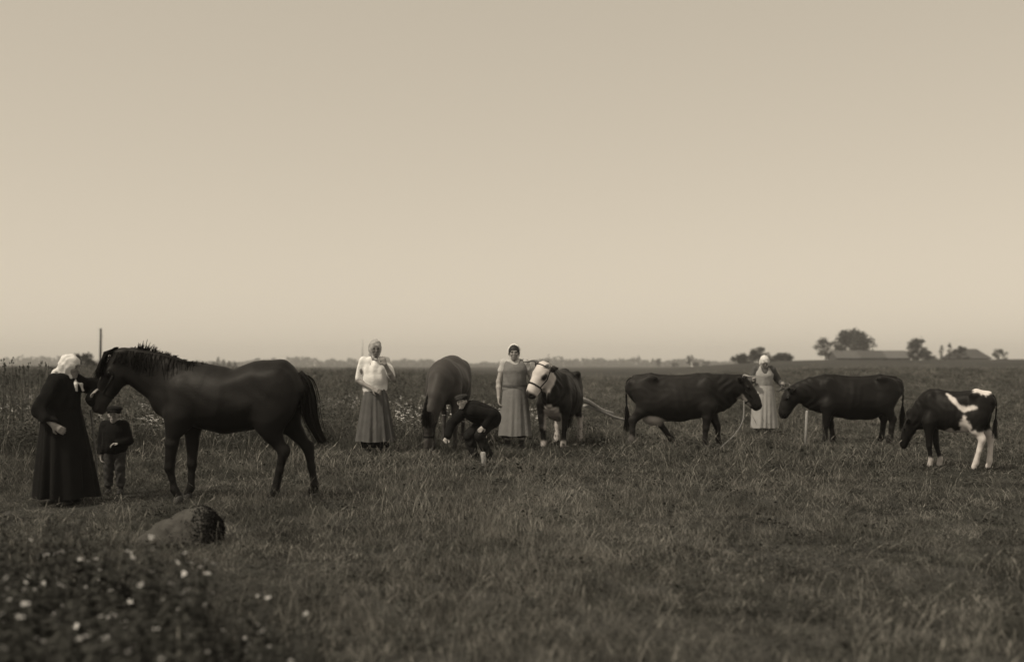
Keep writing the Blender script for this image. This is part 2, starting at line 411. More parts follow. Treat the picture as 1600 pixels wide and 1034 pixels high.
for (px, py, n_, sp) in ((1480, 880, 9, .16), (870, 922, 8, .18), (1290, 738, 10, .25), (1230, 905, 6, .15), (660, 935, 5, .12), (535, 798, 6, .2), (1485, 752, 8, .25), (1120, 960, 5, .15), (1400, 800, 5, .2), (1500, 930, 7, .2), (1350, 985, 6, .2), (1060, 845, 6, .2), (1560, 850, 7, .2)):
    d = CAMH*FPX/(py-HZ); X.append((px-800)/FPX*d+rng.normal(0, sp, n_)); Y.append(d+rng.normal(0, sp, n_)); S.append(rng.uniform(.25, .42, n_))
X = np.concatenate(X); Y = np.concatenate(Y); S = np.concatenate(S)
scatter('tall_meadow_weeds', SRC_WEED, np.stack([X, Y, zg(X, Y)], 1), np.stack([S*1.2, S*1.2, S], 1), rng.choice(8, len(X), p=[.14]*3+[.09]*2+[.4/3]*3), 'tall uncut weeds and grass behind the people', 'weeds')
pr = []
for s_ in range(3):
    r = np.random.default_rng(80+s_); mb = MB(); dots(mb, 6, 0.035, 0.5, 0.56, 0.007, 0.015, r); dots(mb, 3, 0.14, 0.36, 0.52, 0.008, 0.015, r); pr.append((mb, G_FLOWER))
SRC_FLW = source('flower_head', pr)
x, y = wedge(15, 30, 9.0); cl = np.sin(x*0.9+2*np.sin(y*0.45))*np.sin(y*0.8+x*0.3)
k = (y > tall_edge(x)+0.2) & (x < 0.6) & (cl > 0.08); x, y = x[k], y[k]; S = rng.uniform(0.65, 1.1, len(x))
scatter('wild_flowers', SRC_FLW, np.stack([x, y, zg(x, y)], 1), np.stack([S, S, S], 1), rng.choice(3, len(x)), 'small white wild flowers among the tall weeds', 'flowers')

# ------------------------------------------------------------------ animals
EYE = mat('dark_eye', 0.01, rough=0.15, var=0.05, spec=0.5)
COAT = mat('animal_coat', 0.02, rough=0.55, var=0.16, scale=4, bump=0.14, bscale=60, attr=True, tint=(1.0, 0.95, 0.93), spec=0.16)
HAIR = mat('coarse_hair', 0.009, rough=0.8, var=0.3, scale=15, tint=(1.0, 0.96, 0.94), spec=0.08)
PALEHAIR = mat('pale_tail_hair', 0.22, rough=0.7, var=0.3, scale=15)
HOOFM = mat('hoof_horn', 0.035, rough=0.5, var=0.3, scale=30)
HORNM = mat('pale_horn', 0.25, rough=0.4, var=0.35, scale=12)
STRAP = mat('halter_leather', 0.016, spec=.05, rough=0.8, var=0.3, scale=30)
ROPE = mat('hemp_rope', 0.17, rough=0.9, var=0.3, scale=50, bump=0.5, bscale=200)

def blob(name, r, n=10):
    mb = MB(); V = []; Q = []
    for i in range(n+1):
        th = math.pi*i/n
        for k in range(2*n):
            ph = math.pi*k/n; V.append((r[0]*math.sin(th)*math.cos(ph), r[1]*math.sin(th)*math.sin(ph), r[2]*math.cos(th)))
    m = 2*n
    for i in range(n):
        for k in range(m): Q.append((i*m+k, (i+1)*m+k, (i+1)*m+(k+1) % m, i*m+(k+1) % m))
    mb.add(V, Q); return mb.mesh(name)
EYE_BIG = blob('eye', (0.019, 0.019, 0.019), 6); EYE_SMALL = blob('eye', (0.0095, 0.0095, 0.0095), 6)

def hoof_mesh(cloven):
    mb = MB(); parts = [(-0.021, 0.024), (0.021, 0.024)] if cloven else [(0, 0.05)]
    for (yc, hw) in parts:
        V = []; n = 12
        for (z, sc, dx) in ((0.0, 1.0, 0.012), (0.015, 1.0, 0.010), (0.06, 0.80, -0.004), (0.075, 0.6, -0.008)):
            for k in range(n):
                a = 2*math.pi*k/n; V.append((dx+0.056*sc*math.cos(a), yc+hw*sc*math.sin(a)*(1-0.25*max(0, math.cos(a))), z))
        Q = [(i*n+k, i*n+(k+1) % n, (i+1)*n+(k+1) % n, (i+1)*n+k) for i in range(3) for k in range(n)]
        mb.add(V, Q+[], [(3*n, 3*n+k, 3*n+k+1) for k in range(1, n-1)])
    return mb.mesh('hoof')
HOOF_H = hoof_mesh(False); HOOF_C = hoof_mesh(True)

def strands(name, roots, m, parent, w0=0.006, w1=0.0015, seed=1):
    """roots: list of polylines; each a tapering ribbon with a random facing"""
    r = np.random.default_rng(seed); mb = MB()
    for P in roots:
        d = np.asarray(P[-1])-np.asarray(P[0]); s = np.cross(d, r.normal(size=3)); s = s/(np.linalg.norm(s)+1e-9)
        mb.strip(P, s, w0*r.uniform(.7, 1.3), w1)
    return obj(name, mb.mesh(name), m, parent)

def ringband(mb, fr, x, zc, a, b, w, tilt=0.0, n=28):
    V = []
    for k in range(n):
        t = 2*math.pi*k/n
        for e in (-w, w):
            V.append(fr.p((x+e+tilt*math.sin(t), a*math.cos(t), zc+b*math.sin(t))))
    mb.add(V, [(2*k, 2*k+1, 2*((k+1) % n)+1, 2*((k+1) % n)) for k in range(n)])
def bandline(mb, P, nrm, w, th=0.004):
    P = [np.asarray(p, float) for p in P]
    for p, q in zip(P[:-1], P[1:]):
        d = q-p; s = np.cross(d, nrm); s = s/np.linalg.norm(s)*w; t = np.asarray(nrm, float)*th
        mb.add([p-s, p+s, q+s, q-s, p-s+t, p+s+t, q+s+t, q-s+t], [(4, 5, 6, 7), (0, 1, 5, 4), (2, 3, 7, 6), (1, 2, 6, 5), (3, 0, 4, 7)])

def legs(F, specs, kind, ls=1.0):
    """each spec: list of joint (x,y,z) from elbow or stifle to hoof; front flag"""
    for (front, J) in specs:
        J = [np.asarray(j, float) for j in J]; LY = (0, 1, 0)
        if kind == 'horse': R = [(.075, .105), (.052, .068), (.041, .050), (.026, .033), (.034, .040), (.029, .034), (.040, .046)] if front else [(.085, .15), (.06, .085), (.04, .056), (.028, .038), (.036, .043), (.030, .036), (.042, .048)]
        else: R = [(.075, .11), (.052, .068), (.044, .050), (.030, .036), (.038, .043), (.034, .038), (.042, .046)] if front else [(.08, .15), (.058, .085), (.042, .058), (.031, .040), (.039, .045), (.034, .038), (.042, .046)]
        P_ = [tuple(j)+(r[0]*ls, r[1]*ls) for j, r in zip(J, R)]; F.chain(P_[:2], LY, .09); F.chain(P_[1:], LY, 0.022 if front else 0.03)
        if not front:
            h = J[2]; F.ell(h+np.array([-0.035, 0, 0.02]), (.025, .022, .045), k=0.03)      # point of hock
def leg_pts(top, mid, joint, fet, foot):
    """top, mid (upper leg), joint (knee or hock), fetlock, foot -> seven nodes"""
    top, mid, joint, fet, foot = [np.asarray(v, float) for v in (top, mid, joint, fet, foot)]
    can = joint*0.5+fet*0.5; pas = fet*0.45+(foot+np.array([0, 0, 0.07]))*0.55
    return [top, mid, joint, can, fet, pas, foot+np.array([0, 0, 0.06])]

def add_hooves(root, specs, me, m):
    for _, J in specs:
        o = obj('hoof', me, m, root); f = J[-1]; o.location = (f[0], f[1], 0.0)

def build_horse(root, neck, poll, muz, yh, leg_specs, tail, seed, mane_side=1, tone=0.02, wide=1.0, h=0.0125, stand=None):
    F = Field((-1.15, -0.62, 0.0), (1.75, 0.62, 1.75), h)
    LY = (0, 1, 0)
    F.chain([(.62, 0, 1.03, .16*wide, .19), (.45, 0, 1.07, .205*wide, .275), (.25, 0, 1.05, .25*wide, .31), (.05, 0, 1.01, .285*wide, .315), (-.15, 0, 1.03, .285*wide, .305), (-.34, 0, 1.12, .265*wide, .30), (-.50, 0, 1.17, .245*wide, .235), (-.65, 0, 1.12, .18*wide, .17)], LY, 0.05)
    F.seg((.30, 0, 1.31), (.08, 0, 1.30), (.05, .07), (.05, .045), LY, 0.10)                   # withers
    F.seg((-.15, 0, 1.30), (-.52, 0, 1.36), (.05, .03), (.07, .05), LY, 0.12)
    for s in (-1, 1):
        F.ell((.44, s*.165*wide, .98), (.16, .085, .27), k=.045)                              # shoulder
        F.ell((-.49, s*.17*wide, 1.05), (.23, .115, .30), k=.05)                            # haunch
        F.ell((-.42, s*.17*wide, .84), (.14, .085, .18), k=.08)                             # stifle
        F.ell((-.20, s*.335*wide, 1.16), (.16, .06, .13), k=.10, sub=True)                   # flank hollow
        F.ell((.57, s*.09, .93), (.10, .08, .13), k=.06)                                    # breast
    F.chain(neck, LY, 0.07)
    legs(F, leg_specs, 'horse', 1.0)
    hd = frame_x(poll, np.asarray(muz)-np.asarray(poll), yh); ln = np.linalg.norm(np.asarray(muz)-np.asarray(poll))/0.60
    sc = lambda q: tuple(np.asarray(q)*ln)
    F.chain([(.03*ln, 0, -.055, .085, .11), (.16*ln, 0, -.075, .092, .14), (.32*ln, 0, -.055, .072, .105), (.45*ln, 0, -.05, .060, .082), (.54*ln, 0, -.055, .060, .072)], LY, 0.04, fr=hd)
    for s in (-1, 1):
        F.ell((.16*ln, s*.052, -.115), (.115, .038, .085), k=.04, fr=hd)                      # cheek
        F.ell((.19*ln, s*.082, .000), (.04, .022, .024), k=.03, fr=hd)                        # brow
        F.ell((.57*ln, s*.036, -.005), (.028, .012, .016), k=.015, sub=True, fr=hd)           # nostril
        F.chain([(.0, s*.055, .02, .022, .032), (-.035, s*.080, -.045, .020, .030), (-.060, s*.095, -.105, .006, .010)], LY, 0.02, fr=hd)  # ear
        F.ell((.34*ln, s*.085, -.05), (.12, .03, .04), k=.04, sub=True, fr=hd)
    F.ell((.62*ln, 0, -.085), (.10, .08, .004), k=.012, sub=True, fr=hd)                      # mouth line
    F.ell((.55*ln, 0, -.115), (.045, .036, .028), k=.03, fr=hd)                               # chin
    F.wrinkle(lambda X, Y, Z: .0025*np.sin(X*17+3*np.sin(Z*13+Y*7))*np.sin(Z*15+2*np.sin(X*10))+.0015*np.sin(X*46+8*Z)*np.exp(-((X-.05)/.2)**2-((Z-.95)/.18)**2))
    V, Q = F.net(1)
    H = hd.inv(V); t = np.full(len(V), tone)
    ins = (np.abs(H[:, 1]) < .16) & (np.abs(H[:, 2]+.05) < .22)
    t = t*(1+1.6*sm(H[:, 0]/ln, .30, .50)*ins)                                                # paler muzzle
    t = t*(1-0.35*sm(0.55-V[:, 2], 0.0, 0.25))                                                # black points on the legs
    me = npmesh('body', V, Q, True, t); obj('body', me, COAT, root)
    for s in (-1, 1):
        e = obj('eye', EYE_BIG, EYE, root); e.location = hd.p((.195*ln, s*.090, -.012))
    add_hooves(root, leg_specs, HOOF_H, HOOFM)
    r = np.random.default_rng(seed)
    # mane: crest line from withers to poll
    cr = [np.array([n_[0], 0, n_[2]])+0*0 for n_ in neck]; crest = []
    for i, n_ in enumerate(neck):
        a = np.array(neck[max(i-1, 0)][:3]); b = np.array(neck[min(i+1, len(neck)-1)][:3]); d = b-a; d /= np.linalg.norm(d)
        up = np.cross(d, np.array([0, 1.0, 0])); up = up/np.linalg.norm(up)
        if up[2] < 0 and abs(d[2]) < .6: up = -up
        crest.append(np.array(n_[:3])+up*(n_[4]*0.97))
    crest.append(np.asarray(hd.p((-.02, 0, .045))))
    return F, hd, ln, crest, r

# ---- the standing horse, seen from its left side
hx, hy, hzg = onground(360, 11.1)
root = thing('horse', 'dark bay horse standing in profile with upright tousled mane beside the old woman', 'horse', (hx, hy, hzg), math.pi)
LS = [(True, leg_pts((.50, .17, .86), (.545, .165, .60), (.575, .15, .355), (.525, .14, .125), (.485, .14, 0))),
      (True, leg_pts((.44, -.17, .86), (.435, -.165, .60), (.435, -.15, .36), (.445, -.14, .12), (.475, -.14, 0))),
      (False, leg_pts((-.43, .16, .86), (-.47, .16, .68), (-.575, .15, .515), (-.49, .14, .135), (-.455, .14, 0))),
      (False, leg_pts((-.52, -.16, .86), (-.63, -.16, .70), (-.765, -.15, .53), (-.835, -.14, .14), (-.80, -.14, 0)))]
neck = [(.47, 0, 1.14, .165, .265), (.62, 0, 1.21, .13, .25), (.80, 0, 1.295, .105, .215), (.97, 0, 1.37, .092, .175), (1.09, 0, 1.40, .085, .15)]
F, hd, ln, crest, r = build_horse(root, neck, (1.13, 0, 1.50), (1.425, 0, .925), (-.10, 1, 0), LS, None, 3, tone=0.0095)
st = []
cl = bez([(.25, 0, 1.375), (.45, 0, 1.42), (.64, 0, 1.475), (.83, 0, 1.51), (1.00, 0, 1.535), (1.12, 0, 1.53)], 200)
for i in range(2400):
    u = r.uniform(); b = cl[int(u*199)]+np.array([0, r.normal(0, .012), -.02]); up = r.uniform() < .45
    if up:   # tousled upright tufts
        tuft = 0.25+0.25*math.sin(u*41)*math.sin(u*23+1)+1.5*math.exp(-((u-.63)/.11)**2)*(.7+.3*math.sin(u*120)); l = r.uniform(.02, .085)*(0.3+tuft*0.95)
        d = np.array([r.normal(-.25, .35), r.normal(0, .3), 1.0]); d /= np.linalg.norm(d); st.append([b, b+d*l*.6, b+d*l+np.array([r.normal(-.01, .012), 0, 0])])
    else:    # falling on the near side
        l = r.uniform(.12, .26)*(.5+.5*math.sin(math.pi*min(1, u*1.1+.08))); o = np.array([r.normal(.0, .02), 0, 0])
        st.append([b+np.array([0, 0, .025]), b+np.array([0, .05, .01]), b+np.array([0, .105, -l*.45])+o, b+np.array([0, .125+r.normal(0, .008), -l])+o*2])
strands('mane', st, HAIR, root, .006, .002, 5)
st = []
for i in range(650):   # forelock
    b = hd.p((r.uniform(-.05, .05), r.normal(0, .03), .05)); a = r.normal(0, .035)
    st.append([b, hd.p((.05, a*.6, .10+r.uniform(0, .035))), hd.p((.14+r.uniform(0, .05), a*1.3, .095+r.uniform(0, .02))), hd.p((.24+r.uniform(-.06, .10), a*1.8, .085+r.normal(0, .012)))])
strands('forelock', st, HAIR, root, .006, .002, 6)
def horse_tail(root, guide, n, spread, seed, r0=.035):
    r = np.random.default_rng(seed); st = []; g = bez(guide, 9); mb = MB(); m_ = len(g)
    mb.tube(g[:8], [r0, r0, r0*1.1, r0*1.2, r0*1.2, r0, r0*.7, r0*.3], 10)
    for i in range(n):
        o = np.array([r.normal(0, .5), r.normal(0, .9), r.normal(0, .3)])*spread; L = r.uniform(.75, 1.0); a = r.integers(0, 4)
        q = [p+o*(.25+.9*math.sin(math.pi*min(.8, k/(m_-1)))) for k, p in enumerate(g)]; e = max(a+4, int(L*m_)); st.append(q[a:e])
    t = strands('tail', st, HAIR, root, .006, .0015, seed)
    obj('tail_dock', mb.mesh('tail_dock'), HAIR, t)
horse_tail(root, [(-.70, 0, 1.30), (-.765, .0, 1.22), (-.80, 0, 1.04), (-.82, .02, .86), (-.90, .04, .68), (-1.00, .05, .52)], 900, .052, 9, .042)
mb = MB()
ringband(mb, hd, .40*ln, -.052, .072, .100, .011); 
for s in (-1, 1):
    bandline(mb, [hd.p((.40*ln, s*.070, -.06)), hd.p((.20*ln, s*.098, -.06)), hd.p((.02, s*.092, .0))], hd.v((0, s, 0)), .010)
obj('halter', mb.mesh('halter'), STRAP, root)

# ---- the grazing horse, head down towards the camera
hx, hy, hzg = onground(700, 16.75)
root = thing('horse', 'brown horse grazing head down with its neck towards the viewer beside the stooping man', 'horse', (hx, hy, hzg), math.radians(-95))
LS = [(True, leg_pts((.48, .17, .86), (.49, .175, .60), (.52, .18, .36), (.52, .18, .12), (.55, .18, 0))),
      (True, leg_pts((.48, -.17, .86), (.50, -.175, .60), (.53, -.16, .36), (.50, -.15, .12), (.52, -.15, 0))),
      (False, leg_pts((-.45, .16, .86), (-.52, .16, .70), (-.63, .15, .52), (-.62, .14, .13), (-.59, .14, 0))),
      (False, leg_pts((-.45, -.16, .86), (-.50, -.16, .70), (-.60, -.15, .52), (-.52, -.14, .13), (-.49, -.14, 0)))]
neck = [(.45, 0, 1.10, .18, .27), (.66, -.02, .98, .15, .25), (.84, -.06, .80, .12, .21), (.95, -.10, .62, .10, .165), (.99, -.12, .53, .09, .14)]
F, hd, ln, crest, r = build_horse(root, neck, (1.06, -.12, .64), (1.06, -.145, .08), (.05, 1, 0), LS, None, 13, tone=0.050, wide=1.10)
st = []
cl = bez([(.28, 0, 1.375), (.55, -.01, 1.29), (.78, -.04, 1.10), (.98, -.09, .84), (1.09, -.12, .64)], 120)
for i in range(900):
    u = r.uniform(); b = cl[int(u*119)]+np.array([-.015, r.normal(0, .014), -.01]); l = r.uniform(.16, .34)
    st.append([b, b+np.array([.05, -.03, .02]), b+np.array([.065, -.06, -.08*l/.25]), b+np.array([.055, -.075+r.normal(0, .014), -l*.75])])
for i in range(160):
    b = hd.p((r.uniform(-.04, .03), r.normal(0, .03), .05)); a = r.normal(0, .03); st.append([b, hd.p((.08, a, .09)), hd.p((.2+r.uniform(0, .06), a*1.2, .075))])
strands('mane', st, HAIR, root, .006, .002, 15)
horse_tail(root, [(-.74, 0, 1.30), (-.80, 0, 1.2), (-.84, 0, 1.0), (-.84, 0, .8), (-.83, 0, .6), (-.82, 0, .45)], 260, .035, 19)
mb = MB(); ringband(mb, hd, .42*ln, -.052, .075, .098, .014)
for s in (-1, 1):
    bandline(mb, [hd.p((.42*ln, s*.072, -.06)), hd.p((.20*ln, s*.100, -.06)), hd.p((.02, s*.095, .0))], hd.v((0, s, 0)), .012)
obj('halter', mb.mesh('halter'), STRAP, root)

# ---- cattle
def build_cow(root, neck, poll, muz, yh, leg_specs, tonefn, hb=1.0, ls=1.0, horns=0.2, udder=True, tail=None, tailmat=None, slim=1.0, h=0.0125, halter=False, hornm=None, deep=1.0):
    F = Field((-1.15, -0.75, 0.0), (1.75, 0.75, 1.50), h); LY = (0, 1, 0)
    def c(x, top, bot, a): bot = top-(top-bot)*deep; return (x, 0, (top+bot)/2, a*slim, (top-bot)/2)
    F.chain([c(.64, 1.08, .66, .135), c(.48, 1.195, .57, .185), c(.25, 1.18, .515, .24), c(0, 1.165, .47, .285), c(-.25, 1.175, .475, .28), c(-.48, 1.195, .63, .235), c(-.66, 1.17, .78, .185), c(-.76, 1.12, .92, .12)], LY, 0.04)
    F.seg((.46, 0, 1.185), (.30, 0, 1.185), (.04, .03), (.04, .03), LY, 0.06); F.seg((.30, 0, 1.185), (-.10, 0, 1.16), (.04, .025), (.04, .02), LY, 0.05)
    F.seg((-.10, 0, 1.16), (-.46, 0, 1.195), (.04, .02), (.06, .025), LY, 0.05); F.seg((-.46, 0, 1.195), (-.74, 0, 1.165), (.05, .025), (.04, .025), LY, 0.05)
    for s in (-1, 1):
        F.ell((-.45, s*.195*slim, 1.145), (.085, .055, .045), k=.08)                       # hook bone
        F.ell((-.77, s*.095*slim, 1.06), (.055, .045, .05), k=.05)                       # pin bone
        F.ell((-.55, s*.16*slim, .90), (.20, .10, .27), k=.08)                           # thigh
        F.ell((-.43, s*.19*slim, .72), (.12, .07, .16), k=.08)
        F.ell((-.27, s*.40*slim, .99), (.14, .115, .13), k=.13, sub=True)                # flank hollow
        F.ell((.44, s*.155*slim, .88), (.14, .075, .28), k=.07)                          # shoulder
        F.ell((.62, s*.40*slim, .80), (.16, .2, .3), k=.1, sub=True)
    F.chain([(.66, 0, .72, .06, .13), (.74, 0, .76, .045, .12), (.86, 0, .82, .03, .10)], LY, 0.06)   # brisket and dewlap
    F.chain(neck, LY, 0.07)
    legs(F, leg_specs, 'cow', ls*1.12)
    if udder:
        F.ell((-.43, -.03, .50), (.18, .15, .14), k=.06)
        for sx in (-.36, -.48):
            for s in (-1, 1): F.seg((sx, s*.06, .41), (sx, s*.065, .345), .017, .012, k=.02)
    hd = frame_x(poll, np.asarray(muz)-np.asarray(poll), yh); ln = np.linalg.norm(np.asarray(muz)-np.asarray(poll))/0.50
    F.chain([(.01*ln, 0, -.06*hb, .105*hb, .095*hb), (.13*ln, 0, -.075*hb, .100*hb, .125*hb), (.27*ln, 0, -.065*hb, .078*hb, .108*hb), (.38*ln, 0, -.06*hb, .070*hb, .090*hb), (.455*ln, 0, -.065*hb, .078*hb, .076*hb)], LY, 0.04, fr=hd)
    for s in (-1, 1):
        F.ell((.14*ln, s*.060, -.12), (.10, .032, .07), k=.04, fr=hd)
        F.ell((.15*ln, s*.100, -.01), (.04, .022, .024), k=.03, fr=hd)
        F.ell((.50*ln, s*.045, -.035), (.022, .013, .014), k=.012, sub=True, fr=hd)
        F.chain([(.02, s*.10, -.04, .022, .034), (-.01, s*.165, -.055, .024, .044), (-.045, s*.225, -.075, .010, .016)], (.5, 0, 1), 0.03, fr=hd)   # ear
    F.ell((.52*ln, 0, -.095), (.10, .10, .004), k=.012, sub=True, fr=hd)
    F.wrinkle(lambda X, Y, Z: .0045*np.sin(X*52+9*Z)*np.exp(-((X-.02)/.22)**2-((Z-.80)/.20)**2)+.006*np.sin(X*38+6*np.sin(Z*9))*np.exp(-((X-.74)/.13)**2)+.003*np.sin(X*17+3*np.sin(Z*15+Y*7))*np.sin(Z*19+2*np.sin(X*12)))
    V, Q = F.net(1)
    t = blur_tone(tonefn(V, hd.inv(V)/np.array([ln, 1, 1])), Q, 4); me = npmesh('body', V, Q, True, t); obj('body', me, COAT, root)
    for s in (-1, 1):
        e = obj('eye', EYE_BIG, EYE, root); e.location = hd.p((.155*ln, s*.104*max(1, hb), -.022))
        if horns:
            mb = MB(); q = [hd.p(v) for v in ((.0, s*.085, .01), (-.02, s*.135, .035), (.0, s*.185, .06), (.05, s*.215, .10), (.09, s*.20, .10+horns*.6))]
            mb.tube(bez(q, 10), [.028-.0023*i for i in range(11)], 10); obj('horn', mb.mesh('horn'), hornm or HORNM, root)
    add_hooves(root, leg_specs, HOOF_C, HOOFM)
    tg = tail or [(-.77, 0, 1.13), (-.84, 0, 1.08), (-.865, 0, .95), (-.86, 0, .75), (-.85, 0, .52), (-.85, .0, .34)]
    g = bez(tg, 12); mb = MB(); mb.tube(g[:11], [.032, .030, .026, .022, .019, .017, .016, .015, .014, .013, .010], 8)
    tt = obj('tail', mb.mesh('tail'), HAIR, root); r = np.random.default_rng(4); st = []
    for i in range(150):
        o = np.array([r.normal(0, .016), r.normal(0, .016), 0]); e = g[-1]+o*2.2+np.array([0, 0, -r.uniform(0, .10)]); st.append([g[8]+o*.4, g[9]+o*.9, g[10]+o*1.4, e])
    strands('switch', st, tailmat or HAIR, tt, .005, .0015, 5)
    if halter:
        mb = MB(); ringband(mb, hd, .335*ln, -.062*hb, .088*hb, .114*hb, .011)
        for s in (-1, 1): bandline(mb, [hd.p((.335*ln, s*.087*hb, -.07)), hd.p((.17*ln, s*.114*hb, -.09)), hd.p((.01, s*.112*hb, -.05))], hd.v((0, s, 0)), .009)
        ringband(mb, hd, .015, -.06*hb, .116*hb, .118*hb, .009)
        obj('halter', mb.mesh('halter'), STRAP, root)
    return hd

def nz(V, f, seed=0.0):
    """cheap smooth noise for coat patch outlines"""
    x, y, z = V[:, 0]*f+seed, V[:, 1]*f-seed, V[:, 2]*f+2*seed
    return .35*np.sin(x*9.1+5*np.sin(z*5.3))*np.sin(z*8.7+4*np.sin(y*6.1+x*4.9))+(np.sin(x*1.7+1.3*np.sin(z*1.1+y))*np.sin(z*1.9+np.sin(x+y*1.4))+0.5*np.sin(x*3.9+z*2.7)*np.sin(z*4.3-x*1.2+y*2))/1.5

# white-faced cow, coming towards the camera with its head turned to the left
x, y, z = onground(874, 17.0)
root = thing('cow', 'dark cow with white blazed face, dark eye patch and halter, held by a woman', 'cow', (x, y, z), math.radians(-103))
def tone_white_face(V, H):
    t = np.full(len(V), .009); n = nz(V, 9, 1.0)
    head = (H[:, 0] > -.06+.02*n-.45*np.minimum(H[:, 2]+.03, 0)) & (H[:, 0] < .60) & (np.abs(H[:, 1]) < .135) & (np.abs(H[:, 2]+.07) < .20)
    t = np.where(head, .62, t)
    for s in (-1, 1): t = np.where(head & (((H[:, 0]-.165)/.060)**2+((H[:, 2]+.03)/.045)**2 < 1+.3*n) & (H[:, 1]*s > .045), .012, t)
    t = np.where(head & (H[:, 0] > .455+.02*n), .03, t)
    ear = (np.abs(H[:, 1]) > .135) & (np.abs(H[:, 0]) < .12) & (np.abs(H[:, 2]+.05) < .09); t = np.where(ear, .02, t)
    bel = (V[:, 2] < .56+.05*n) & (V[:, 2] > .30) & (np.abs(V[:, 1]) < .13) & (V[:, 0] < .62) & (V[:, 0] > -.6); t = np.where(bel, .42, t)
    br = (V[:, 0] > .42) & (V[:, 0] < 1.0) & (V[:, 2] < .70+.05*n-.6*np.abs(V[:, 1])) & (V[:, 2] > .44) & (np.abs(V[:, 1]+.01) < .115); t = np.where(br, .52, t)
    hl = (V[:, 0] < -.3) & (V[:, 2] < .46+.04*n); t = np.where(hl, .42, t)
    ff = (V[:, 0] > .2) & (V[:, 2] < .14+.02*n); t = np.where(ff, .35, t)
    return t
LS = [(True, leg_pts((.46, .18, .66), (.47, .175, .50), (.48, .16, .33), (.47, .15, .13), (.49, .15, 0))),
      (True, leg_pts((.46, -.18, .66), (.50, -.175, .50), (.53, -.16, .33), (.50, -.15, .13), (.52, -.15, 0))),
      (False, leg_pts((-.48, .17, .72), (-.56, .18, .58), (-.66, .22, .44), (-.62, .22, .13), (-.59, .22, 0))),
      (False, leg_pts((-.48, -.17, .72), (-.54, -.17, .58), (-.62, -.15, .44), (-.54, -.14, .13), (-.51, -.14, 0)))]
hdw = build_cow(root, [(.52, 0, .98, .15, .24), (.70, -.02, 1.05, .125, .20), (.86, -.06, 1.14, .105, .165), (.93, -.08, 1.19, .10, .14)], (.96, -.07, 1.28), (1.115, -.265, .865), (.42, .86, -.05), LS, tone_white_face, hb=1.14, deep=1.08, horns=.16, udder=False, halter=True, slim=1.06, hornm=mat('dark_tipped_horn', .10, rough=.4, var=.4, scale=14))
WCOW = root

# big dark cow, broadside, facing right
x, y, z = onground(1061, 17.9)
root = thing('cow', 'big dark broadside cow with pale udder and short horns, tethered by a hanging rope', 'cow', (x, y, z), math.radians(-4))
def tone_big(V, H):
    n = nz(V, 8, 2.0); t = np.full(len(V), .016)
    t = t*(1-.35*sm(V[:, 0], .2, .7))
    head = (H[:, 0] > -.1) & (H[:, 0] < .6) & (np.abs(H[:, 1]) < .14) & (np.abs(H[:, 2]+.07) < .2); t = np.where(head, .009, t)
    t = np.where(head & (H[:, 2] < -.155) & (H[:, 0] > .20) & (H[:, 0] < .42), .34, t)
    ud = (((V[:, 0]+.43)/.23)**2+(V[:, 1]/.20)**2+((V[:, 2]-.46)/.18)**2 < 1) & (V[:, 2] < .53+.03*n); t = np.where(ud, .42, t)
    hf = (V[:, 0] < -.3) & (V[:, 2] < .20+.03*n); t = np.where(hf, .10, t)
    return t
LS = [(True, leg_pts((.46, -.18, .66), (.44, -.175, .50), (.42, -.16, .33), (.40, -.15, .13), (.42, -.15, 0))),
      (True, leg_pts((.50, .18, .66), (.58, .175, .50), (.64, .16, .34), (.66, .15, .13), (.69, .15, 0))),
      (False, leg_pts((-.52, -.17, .72), (-.64, -.18, .58), (-.76, -.16, .45), (-.78, -.16, .13), (-.75, -.16, 0))),
      (False, leg_pts((-.44, .17, .72), (-.36, .17, .56), (-.33, .15, .42), (-.12, .14, .13), (-.08, .14, 0)))]
hdb = build_cow(root, [(.52, 0, .95, .15, .25), (.72, 0, .985, .125, .215), (.90, 0, 1.01, .11, .18), (1.0, 0, 1.03, .10, .15)], (1.04, 0, 1.14), (1.34, -.06, .70), (.10, 1, 0), LS, tone_big, hb=1.2, deep=1.06, horns=.15, udder=True, halter=True)
BIGCOW = root

# black cow with lowered head, facing left
x, y, z = onground(1332, 18.9)
root = thing('cow', 'black hornless-looking cow facing the woman in the white apron, head lowered', 'cow', (x, y, z), math.radians(180-3))
root['label'] = 'black cow with lowered head standing between the white-aproned woman and the spotted calf'
def tone_black(V, H): return np.full(len(V), .0075)
LS = [(True, leg_pts((.46, .18, .66), (.48, .175, .50), (.50, .16, .33), (.50, .15, .13), (.52, .15, 0))),
      (True, leg_pts((.42, -.18, .66), (.36, -.175, .50), (.33, -.16, .33), (.30, -.15, .13), (.32, -.15, 0))),
      (False, leg_pts((-.50, .17, .72), (-.56, .18, .58), (-.64, .16, .45), (-.60, .16, .13), (-.57, .16, 0))),
      (False, leg_pts((-.48, -.17, .72), (-.52, -.17, .58), (-.58, -.15, .44), (-.54, -.14, .13), (-.51, -.14, 0)))]
hdk = build_cow(root, [(.52, 0, .96, .15, .24), (.70, 0, .96, .125, .20), (.88, 0, .92, .105, .165), (1.02, 0, .86, .095, .14)], (1.10, 0, .95), (1.27, .02, .52), (.0, 1, 0), LS, tone_black, hb=1.15, deep=1.05, horns=.07, hornm=HOOFM, udder=False, slim=.98)
BLACKCOW = root

